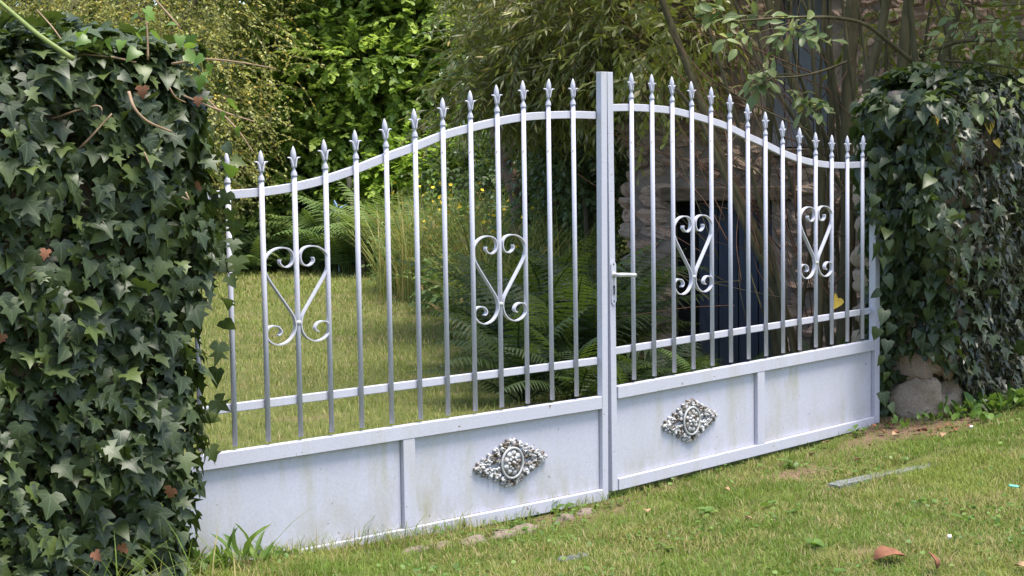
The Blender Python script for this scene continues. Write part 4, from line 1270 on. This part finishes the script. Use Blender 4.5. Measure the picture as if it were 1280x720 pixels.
FR = {k: [frond_mesh('frond', MT[m_], 1.0, n_, w_, a_, s_) for n_, w_, a_, s_ in ((24, .19, .75, 1), (22, .22, 1.0, 2), (26, .17, .5, 3))] for k, m_ in (('dark', 'fern_dark'), ('light', 'fern_light'))}
def fern(px, py, D, size, kind, n, label, group, lean=0.0, ground=True, zoff=None, tl=(.15, 1.05)):
    p = V(px, py, D)
    if ground: p[2] = float(gz(p[0], p[1]))
    if zoff is not None: p[2] = zoff
    root = empty('fern', tuple(p))
    tag(root, label, 'fern', group)
    a0 = rng.uniform(0, 6.28)
    for k in range(n):
        o = mobj('frond', FR[kind][int(rng.integers(3))], root)
        tilt = rng.uniform(*tl)
        a = a0 + 2 * math.pi * k / n + rng.normal(0, .3)
        o.rotation_euler = Euler((tilt, rng.normal(0, .15), a), 'XYZ')
        s_ = size * rng.uniform(.7, 1.1)
        o.scale = (s_, s_, s_)
        o.location = (rng.normal(0, .03), rng.normal(0, .03), .01)
G = 'ferns behind the gate'
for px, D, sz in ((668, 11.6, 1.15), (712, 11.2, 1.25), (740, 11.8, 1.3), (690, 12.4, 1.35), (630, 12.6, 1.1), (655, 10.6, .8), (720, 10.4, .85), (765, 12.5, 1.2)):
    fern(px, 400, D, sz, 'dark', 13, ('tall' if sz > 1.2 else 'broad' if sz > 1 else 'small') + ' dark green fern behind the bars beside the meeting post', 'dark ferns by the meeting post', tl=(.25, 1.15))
FB = ['first bar after the handle', 'second bar after the handle', 'heart nearest the handle', 'bar just past the heart near the handle', 'blue-grey door middle', 'blue-grey door far edge', 'heart farthest from the handle', 'bars before the bare-based gatepost', 'stone corner of the outbuilding', 'dark gap beside the blue-grey door', 'last bars at the climber']
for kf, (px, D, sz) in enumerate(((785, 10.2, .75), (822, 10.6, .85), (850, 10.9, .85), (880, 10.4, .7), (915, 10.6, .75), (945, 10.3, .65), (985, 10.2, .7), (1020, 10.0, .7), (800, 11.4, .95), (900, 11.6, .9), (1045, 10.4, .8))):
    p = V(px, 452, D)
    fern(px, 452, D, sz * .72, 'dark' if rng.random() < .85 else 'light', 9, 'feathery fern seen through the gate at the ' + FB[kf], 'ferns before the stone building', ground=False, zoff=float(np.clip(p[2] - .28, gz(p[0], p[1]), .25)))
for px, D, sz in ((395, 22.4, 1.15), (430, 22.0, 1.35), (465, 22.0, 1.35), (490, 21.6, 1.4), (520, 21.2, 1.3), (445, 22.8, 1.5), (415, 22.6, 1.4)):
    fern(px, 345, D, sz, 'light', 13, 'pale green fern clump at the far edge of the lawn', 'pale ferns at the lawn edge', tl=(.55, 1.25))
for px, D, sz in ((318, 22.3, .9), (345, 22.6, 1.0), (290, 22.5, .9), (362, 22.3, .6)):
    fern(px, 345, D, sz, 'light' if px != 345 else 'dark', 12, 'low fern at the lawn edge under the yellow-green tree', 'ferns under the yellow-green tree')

# ------------------------------------------------------------------ tall wild flowers at the lawn edge
def stalk_meshes(seed):
    r_ = np.random.default_rng(seed)
    h = 1.0
    pts = [np.array([r_.normal(0, .02) * k, r_.normal(0, .02) * k, h * k / 4]) for k in range(5)]
    q = smooth_path(pts, 4)
    st = MB().tube(q, np.linspace(.007, .003, len(q)), 5).mesh('stem', MT['green_stem'], True)
    n = 34
    t_ = np.sort(r_.uniform(.05, .95, n)); Pq = np.array([q[int(x * (len(q) - 1))] for x in t_])
    a = np.arange(n) * 2.4
    tip = np.stack([np.cos(a), np.sin(a), r_.uniform(-.3, .9, n)], 1)
    F_ = frames(tip, np.array([0, 0, 1.0]) + r_.normal(0, .3, (n, 3)))
    wide = (np.array([(0, 0, 0), (.11, .4, .02), (0, .45, -.02), (-.11, .4, .02), (0, 1, -.12)], float), NARROW[1])
    lv = scatter('leaves', wide, Pq, F_, r_.uniform(.12, .22, n) * (1.15 - .6 * t_), MT['reed'], r_.random(n) * .9)
    fls = []
    for k in range(int(r_.integers(1, 4))):
        fl = MB()
        c = q[-1] + np.array([r_.normal(0, .05), r_.normal(0, .05), -.02 - .12 * k * r_.random()])
        ax = unit(1)[0] * .6 + np.array([0, 0, .8]); ax /= np.linalg.norm(ax)
        a_ = np.cross(ax, [1, 0, 0]); a_ /= np.linalg.norm(a_); b_ = np.cross(ax, a_)
        for j in range(5):
            t0 = 2 * math.pi * j / 5
            d0 = a_ * math.cos(t0) + b_ * math.sin(t0); d1 = a_ * math.cos(t0 + .62) + b_ * math.sin(t0 + .62); d2 = a_ * math.cos(t0 - .62) + b_ * math.sin(t0 - .62)
            fl.add([c, c + d1 * .013 + ax * .005, c + d0 * .020 + ax * .008, c + d2 * .013 + ax * .005], [(0, 1, 2, 3)])
        fl.ball(c, .006, 6, 4)
        fls.append(fl.mesh('flower', MT['flower']))
    return st, lv, fls
SM = [stalk_meshes(i) for i in range(5)]
for k in range(46):
    px = rng.uniform(505, 745); D = rng.uniform(13.5, 19.0)
    if px < 560: D = rng.uniform(17, 19.5)
    p = V(px, 360, D); p[2] = float(gz(p[0], p[1]))
    root = empty('wildflower', tuple(p), rng.uniform(0, 6.28))
    tag(root, 'tall yellow-flowered weed stalk in the rough patch beyond the lawn', 'flower', 'tall wildflowers at the lawn edge')
    s_ = rng.uniform(.75, 1.25) * (1.0 if D < 16.5 else 1.1)
    tl = Euler((rng.normal(0, .12), rng.normal(0, .12), 0))
    st, lv, fl = SM[int(rng.integers(5))]
    for nm, me in [('stem', st), ('foliage', lv)] + [('flower', q_) for q_ in fl]:
        o = mobj(nm, me, root); o.scale = (s_, s_, s_); o.rotation_euler = tl

def blades(name, P_, H, W, lean, mat, rnd, seg=2):
    """grass blades as tapered bent strips, one mesh"""
    n = len(P_)
    az = rng.uniform(0, 2 * math.pi, n)
    side = np.stack([np.cos(az), np.sin(az), np.zeros(n)], 1)
    bd = np.stack([-np.sin(az), np.cos(az), np.zeros(n)], 1) * rng.choice([-1, 1], n)[:, None]
    v = []
    for k in range(seg):
        t_ = k / seg
        c = P_ + np.array([0, 0, 1.0]) * (H * t_ * (1 - .25 * lean * t_))[:, None] + bd * (H * lean * t_ * t_)[:, None]
        hw = (W * .5 * (1 - t_ * .5))[:, None]
        v += [c - side * hw, c + side * hw]
    v.append(P_ + np.array([0, 0, 1.0]) * (H * (1 - .25 * lean))[:, None] + bd * (H * lean)[:, None])
    nv = 2 * seg + 1
    v = np.stack(v, 1)
    f = []
    for k in range(seg - 1):
        a = 2 * k
        f += [(a, a + 1, a + 3), (a, a + 3, a + 2)]
    f.append((2 * seg - 2, 2 * seg - 1, 2 * seg))
    f = np.array(f)[None] + (np.arange(n) * nv)[:, None, None]
    return npmesh(name, v, f, mat, np.repeat(rnd, nv))

# reeds and long grass in the rough patch
n = 4200
px = np.concatenate([rng.uniform(500, 600, 900), rng.uniform(585, 750, n - 1400), rng.uniform(760, 790, 200), rng.uniform(470, 560, 300)]); D = rng.uniform(13.0, 19.5, n)
D = np.where(px < 585, rng.uniform(17.5, 20, n), D)
P_ = np.array([V(a, 360, b) for a, b in zip(px, D)]); P_[:, 2] = gz(P_[:, 0], P_[:, 1])
o = mobj('tall_grass', blades('tall_grass', P_, rng.uniform(.3, 1.3, n), rng.uniform(.006, .015, n), rng.uniform(.1, .9, n), MT['reed'], rng.random(n) * .97, 3))
tag(o, 'long yellowing grass and reeds between lawn and trees', 'grass', kind='stuff')

for px, D, rx, rz in ((520, 19, .5, .35), (560, 18.4, .5, .4), (600, 18, .5, .42), (575, 16.5, .35, .25), (640, 16.6, .5, .58), (680, 15.6, .5, .6), (720, 15, .5, .6), (660, 14.4, .4, .42), (745, 15.4, .4, .6), (612, 17.2, .5, .55), (545, 19.6, .6, .5), (615, 15.2, .3, .22)):
    c = V(px, 360, D); c[2] = float(gz(c[0], c[1])) + rz * .9
    tree('meadow_herb', 'leafy light green herb clump among the yellow wildflowers', 'plant', c, c, .015, [(c, np.array([rx, rx * .8, rz]))], 170, 9, (.05, .09), OVATE, MT['fern_light'] if rng.random() < .5 else MT['weed'], MT['green_stem'], group='herbs among the wildflowers', L=(.15, .35), shell=.9, grav=.2, twr=.003, njit=.5)

# stake with the blue toy
p = V(443, 272, 22.6); tp = V(436, 222, 22.5); g0 = p - (tp - p) * 1.6; g0[2] = gz(g0[0], g0[1])
MBs = MB().tube([g0, p, tp], .035, 7); st = MBs.build('garden_stake', MT['stake'], None); tag(st, 'leaning pale wooden stake standing behind the pale ferns', 'stake')
c = V(422, 262, 22.1); pw = MB()
for a in (0.5, 1.9, 3.4, 5.0):
    dv = RIGHT * math.cos(a) + np.array([0, 0, 1]) * math.sin(a)
    pw.tube([c, c + dv * .06 + FWD * .01, c + dv * .13], [.012, .022, .006], 5)
pw.tube([np.array([c[0], c[1], gz(c[0], c[1])]), c], .008, 5)
tag(pw.build('garden_pinwheel', MT['blue']), 'small blue pinwheel beside the leaning wooden stake', 'ornament')

# ------------------------------------------------------------------ grass
def in_view(P_, mx=110, my=90):
    px, py, D = proj(P_)
    return (D > .5) & (px > -mx) & (px < 1280 + mx) & (py > -my) & (py < 720 + my)
DRY_C = [(1.02, -.25, .30), (.15, -.20, .35), (-.35, -.25, .4), (2.2, -.15, .5), (1.5, -.15, .35), (.6, -.55, .3), (-.1, -1.2, .22), (1.7, -1.3, .3), (-.6, -.35, .25)]
def dryness(x, y):
    d_ = .55 * vnoise(x * 1.3, y * 1.3, 5) + .35 * vnoise(x * 4.1, y * 4.1, 6) + .25 * vnoise(x * 11, y * 11, 8)
    d_ = np.clip((d_ - .44) * 2.0, 0, 1)
    for cx, cy_, r in DRY_C:
        d_ = d_ + .45 * np.exp(-((x - cx) ** 2 + ((y - cy_) * 1.8) ** 2) / (r * r))
    return np.clip(d_, 0, 1)
KERB = [(V(1040, 610, 1)), (V(1182, 574, 1))]
n = 520000
P_ = np.stack([rng.uniform(-3.6, 5.5, n), rng.uniform(-3.6, 1.2, n), np.zeros(n)], 1)
P_[:, 2] = gz(P_[:, 0], P_[:, 1])
P_ = P_[in_view(P_)]
x, y = P_[:, 0], P_[:, 1]
dr = dryness(x, y)
keep = rng.random(len(x)) > 1.0 * np.clip(dr - .3, 0, .85)
keep &= ~((x > .82) & (x < 1.9) & (np.abs(y + .55) < .035)) | (rng.random(len(x)) < .06)
keep &= ~((np.abs(x - 2.88) < .38) & (np.abs(y - .21) < .25))
keep &= rng.random(len(x)) > .88 * bare_mask(x, y)
P_, dr = P_[keep], dr[keep]; x, y = P_[:, 0], P_[:, 1]
m = len(P_)
tuft = .6 * vnoise(x * 9, y * 9, 12) + .7 * np.clip(vnoise(x * 3.3, y * 3.3, 14) - .35, 0, 1)
Hh = (.014 + .032 * tuft + rng.exponential(.006, m)) * (1 + (.5 + 1.3 * (x < .1)) * np.exp(-((y + .05) / .07) ** 2) * (rng.random(m) < .45))
shade = np.clip(.15 + .55 * dr + rng.normal(0, .13, m) + .45 * (vnoise(x * 2.3 + 3, y * 2.3, 15) - .5) + .3 * (vnoise(x * 7 + 3, y * 7, 16) - .5), 0, .98)
deadb = rng.random(m) < .05 + .22 * dr
shade[deadb] = rng.uniform(.80, .985, deadb.sum())
o = mobj('grass', blades('grass', P_, Hh, rng.uniform(.0024, .0045, m), rng.uniform(.2, 1.5, m), MT['grass'], shade, 2))
tag(o, 'short mown grass with straw patches in front of the gate', 'grass', kind='stuff')
# lawn behind the gate
n = 420000
P_ = np.stack([rng.uniform(-3, 14, n), rng.uniform(.45, 20, n), np.zeros(n)], 1)
P_[:, 2] = gz(P_[:, 0], P_[:, 1])
px, py, D = proj(P_)
keep = in_view(P_, 60, 60) & (px < 800) & (py > 320) & (D < 24.5) & (rng.random(n) < np.clip(8.5 / D, 0, 1) ** 1.1)
P_ = P_[keep]; D = D[keep]; m = len(P_); x, y = P_[:, 0], P_[:, 1]
dr = np.clip(.22 + 1.0 * (vnoise(x * .9, y * .9, 21) * .6 + vnoise(x * 3, y * 3, 22) * .4 - .38), 0, 1)
shade = np.clip(.14 + .5 * dr + rng.normal(0, .12, m), 0, .97)
o = mobj('grass', blades('grass', P_, rng.uniform(.02, .05, m) * (1 + D * .02), .0032 * (D / 8) ** 1.2 * rng.uniform(.8, 1.3, m), rng.uniform(.2, 1.0, m), MT['grass'], shade, 2))
tag(o, 'sunlit mown lawn grass behind the gate', 'grass', kind='stuff')
# broad-leaved lawn weeds in among the grass
n = 14000
P_ = np.stack([rng.uniform(-3.2, 5, n), rng.uniform(-3.2, .3, n), np.zeros(n)], 1)
P_ = P_[(vnoise(P_[:, 0] * 2.6, P_[:, 1] * 2.6, 31) > .60) | (rng.random(n) < .06)]
P_[:, 2] = gz(P_[:, 0], P_[:, 1]) + rng.uniform(.012, .035, len(P_))
P_ = P_[in_view(P_)]
m = len(P_)
o = mobj('clover', scatter('clover', ROUND, P_, frames(rng.normal(0, 1, (m, 3)) * np.array([1, 1, .25]), np.array([0, 0, 1.0]) + rng.normal(0, .35, (m, 3))), rng.uniform(.010, .026, m), MT['weed'], rng.random(m)))
tag(o, 'small round clover leaves scattered through the front grass', 'clover', kind='stuff')

# ------------------------------------------------------------------ weeds at the pillars
def ground_at(px, py, dz=0.0):
    v = M.T @ np.array([(px - 640) / F_PX, (360 - py) / F_PX, 1.0])
    t_ = 1.0
    lo, hi = 3.0, 40.0
    for _ in range(50):
        mid = (lo + hi) / 2; q = CAM + v * mid
        if q[2] > gz(q[0], q[1]) + dz: lo = mid
        else: hi = mid
    q = CAM + v * lo; q[2] = gz(q[0], q[1])
    return q

def weed(p, label, group, n, ln, wid, tmpl, mat='weed', up=(.5, 1.3), name='weed_plant'):
    root = empty(name, tuple(p)); tag(root, label, 'weed', group)
    for k in range(n):
        a = rng.uniform(0, 6.28); e = rng.uniform(*up)
        d_ = np.array([math.cos(a) * math.cos(e), math.sin(a) * math.cos(e), math.sin(e)])
        h = rng.uniform(.0, .10) * ln / .15
        pos = np.array(p) + np.array([rng.normal(0, wid), rng.normal(0, wid), h])
        F_ = frames(d_[None], (np.array([0, 0, 1.0]) - d_ * d_[2] + rng.normal(0, .25, 3))[None])
        place_leaf_objects(root, 'leaf', [tmpl], pos[None], F_, np.array([rng.uniform(.6, 1.15) * ln]), [0])
        if h > .03:
            MB().tube([np.array([0, 0, 0]), (pos - np.array(p)) * np.array([.7, .7, .6]), pos - np.array(p)], .0015, 4).build('stalk', MT['green_stem'], root)
WM = {'lance': tmpl_mesh('leaf', (np.array(OVATE[0]) * np.array([.38, 1, 1]), OVATE[1]), MT['weed']), 'ovate': tmpl_mesh('leaf', OVATE, MT['weed']), 'round': tmpl_mesh('leaf', ROUND, MT['weed'])}
for px, py, n, ln, kind in ((262, 712, 20, .06, 'ovate'), (283, 704, 18, .05, 'ovate'), (296, 712, 8, .12, 'lance'), (318, 706, 6, .11, 'lance'), (252, 698, 18, .05, 'ovate'), (272, 694, 14, .05, 'ovate'), (340, 702, 12, .035, 'round'), (240, 712, 14, .07, 'lance'), (305, 698, 14, .045, 'ovate'), (360, 698, 12, .03, 'round')):
    weed(ground_at(px, py), {'ovate': 'bushy weed with small oval leaves at the foot of the lobed ivy', 'lance': 'weed with long strap leaves at the foot of the lobed ivy', 'round': 'low round-leaved weed under the plain gate panel by the lobed ivy'}[kind], 'weeds by the lobed ivy', n, ln, .03, WM[kind])
for px, py, n, ln in ((1130, 512, 16, .07), (1148, 520, 12, .06), (1178, 520, 18, .075), (1196, 524, 18, .075), (1216, 520, 20, .08), (1236, 516, 22, .085), (1252, 514, 22, .085), (1268, 510, 22, .085), (1286, 508, 20, .085), (1226, 528, 14, .06), (1160, 530, 12, .055), (1120, 535, 12, .05)):
    weed(ground_at(px, py), 'fresh green weed below the bare stone gatepost base', 'weeds by the bare gatepost base', n, ln, .04, WM['ovate'])
for px, py in ((1072, 545), (1068, 538), (955, 640), (1000, 645), (880, 645), (1150, 632), (650, 660), (700, 640), (830, 690), (1215, 655), (990, 585), (1020, 690)):
    weed(ground_at(px, py), 'flat leafy rosette weed pressed into the front grass', 'rosette weeds in the grass', 9, .055, .02, WM['ovate'], up=(.1, .5))
for px, py, tx, ty in ((262, 690, 267, 636), (370, 688, 385, 668), (304, 692, 295, 660)):
    a = ground_at(px, py); b = a + RIGHT * (tx - px) / 345 + np.array([0, 0, (py - ty) / 345])
    o = MB().tube(smooth_path([a, (a + b) / 2 + RIGHT * .01, b], 4), .0016, 4).build('grass_stalk', MT['vine']); tag(o, 'thin dry grass stalk leaning against the plain gate panel', 'grass stalk', 'dry stalks at the gate')

n = 70
P_ = np.stack([rng.uniform(-2.85, -2.25, n), rng.uniform(-.62, -.42, n), np.zeros(n)], 1); P_[:, 2] = gz(P_[:, 0], P_[:, 1])
o = mobj('grass_tuft', blades('grass_tuft', P_, rng.uniform(.14, .36, n), rng.uniform(.003, .006, n), rng.uniform(.3, 1.1, n), MT['grass'], rng.choice([.1, .3, .5, .85], n), 4))
tag(o, 'long thin grass wisps growing up against the lobed ivy', 'grass', kind='stuff')

# ------------------------------------------------------------------ kerb, stones and litter in the grass
def rubble(name, px0, py0, px1, py1, n, w, h, mat, label, cat, group=None, gap=.006):
    a, b = ground_at(px0, py0), ground_at(px1, py1)
    d_ = b - a; L = np.linalg.norm(d_); ang = math.atan2(d_[1], d_[0])
    for k in range(n):
        c = a + d_ * (k + .5) / n; c[2] = gz(c[0], c[1])
        o = mobj(name, rock_mesh(name, mat, 90 + k + int(px0), 10, 6))
        o.location = (c[0], c[1], c[2] - h * .12)
        o.scale = (L / n / 2 - gap, w / 2 * rng.uniform(.85, 1.1), h / 2)
        o.rotation_euler = (0, 0, ang + rng.normal(0, .02))
        tag(o, label, cat, group)
kb = MB()
a, b = ground_at(1042, 610), ground_at(1180, 576)
d_ = (b - a) / np.linalg.norm(b - a); nn_ = np.array([-d_[1], d_[0], 0]); L = np.linalg.norm(b - a)
zt = .5 * (gz(a[0], a[1]) + gz(b[0], b[1])) + .006
pts = np.linspace(0, L, 13)
v = []
for i, t_ in enumerate(pts):
    c = a + d_ * t_
    w0, w1 = .032 + rng.normal(0, .004), .034 + rng.normal(0, .004); z = zt + rng.normal(0, .002)
    v += [(*(c - nn_ * w0)[:2], z - .12), (*(c - nn_ * w0)[:2], z), (*(c + nn_ * w1)[:2], z), (*(c + nn_ * w1)[:2], z - .12)]
f = [(i * 4 + k, i * 4 + (k + 1) % 4, (i + 1) * 4 + (k + 1) % 4, (i + 1) * 4 + k) for i in range(12) for k in range(4)] + [(0, 1, 2, 3), (51, 50, 49, 48)]
kb.add(v, f); o = kb.build('kerb_stone', MT['kerb'], None); tag(o, 'grey concrete edging strip sunk in the front grass', 'kerb')
rubble('edging_stone', 578, 682, 668, 660, 3, .085, .06, MT['field_stone'], 'pinkish stone half buried in the grass below the rosette beside the meeting post', 'stone', 'half-buried stones before the gate')
rubble('edging_stone', 500, 692, 566, 680, 2, .06, .04, MT['field_stone'], 'flat brown stone half buried below the mullion of the handleless leaf', 'stone', 'half-buried stones before the gate')
rubble('edging_stone', 692, 652, 745, 638, 2, .07, .05, MT['field_stone'], 'small pinkish stone half buried at the foot of the meeting post', 'stone', 'half-buried stones before the gate')
rubble('gravel_piece', 697, 702, 735, 695, 3, .05, .04, MT['kerb'], 'small grey stone lying in the front lawn', 'stone', 'grey stones in the lawn')

def litter(name, px, py, size, mat, label, cat, group=None, t_=OVATE, flat=True, lift=.03):
    p = ground_at(px, py)
    me = npmesh(name, t_[0] * np.array([1.5, 1, 2.2]) * size, t_[1], MT[mat])
    o = mobj(name, me); o.location = (p[0], p[1], p[2] + lift)
    o.rotation_euler = (rng.normal(0, .35) + .25, rng.normal(0, .35), rng.uniform(0, 6.28)); tag(o, label, cat, group)
    so = o.modifiers.new('thick', 'SOLIDIFY'); so.thickness = .0012
    return o
o = litter('dead_leaf', 1092, 708, .13, 'dead_leaf', 'largest reddish-brown curled dead leaf lying on the lawn', 'leaf'); o.rotation_euler = (.25, .1, -2.1)
o = litter('dead_leaf', 1172, 722, .07, 'dead_leaf', 'small brown dead leaf standing on edge in the lawn', 'leaf'); o.rotation_euler = (1.25, .2, .3)
o = litter('dead_leaf', 1268, 716, .07, 'pale_leaf', 'pale tan dead leaf on a bare patch of lawn', 'leaf')
for px, py in ((1012, 578), (1068, 583), (1035, 560), (1085, 563), (1120, 548), (1142, 540), (1160, 545), (905, 618), (930, 655), (1210, 540), (1096, 540), (1180, 548), (810, 648)):
    litter('dead_leaf', px, py, rng.uniform(.025, .045), 'dead_leaf' if rng.random() < .6 else 'pale_leaf', 'tiny fallen brown leaf in the front grass', 'leaf', 'small fallen leaves')
for k in range(26):
    litter('dead_leaf', rng.uniform(1085, 1205), rng.uniform(512, 548), rng.uniform(.025, .05), 'dead_leaf', 'brown fallen leaf in the bare patch by the gatepost base', 'leaf', 'fallen leaves by the gatepost', lift=.015)
p = ground_at(1267, 617); o = MB().box(-.022, .022, -.009, .009, 0, .008).build('plastic_scrap', MT['green_plastic'], None, bevel=.003); o.location = (p[0], p[1], p[2] + .03); o.rotation_euler = (.2, .15, -.6); tag(o, 'torn scrap of green plastic in the grass', 'litter')
for px, py in ((1214, 541), (1187, 680)):
    p = ground_at(px, py); o = mobj('paper_scrap', rock_mesh('paper_scrap', MT['white'], px, 7, 4)); o.location = (p[0], p[1], p[2] + .03); o.scale = (.012, .008, .008); tag(o, 'tiny white scrap lying in the front lawn', 'litter', 'white scraps')
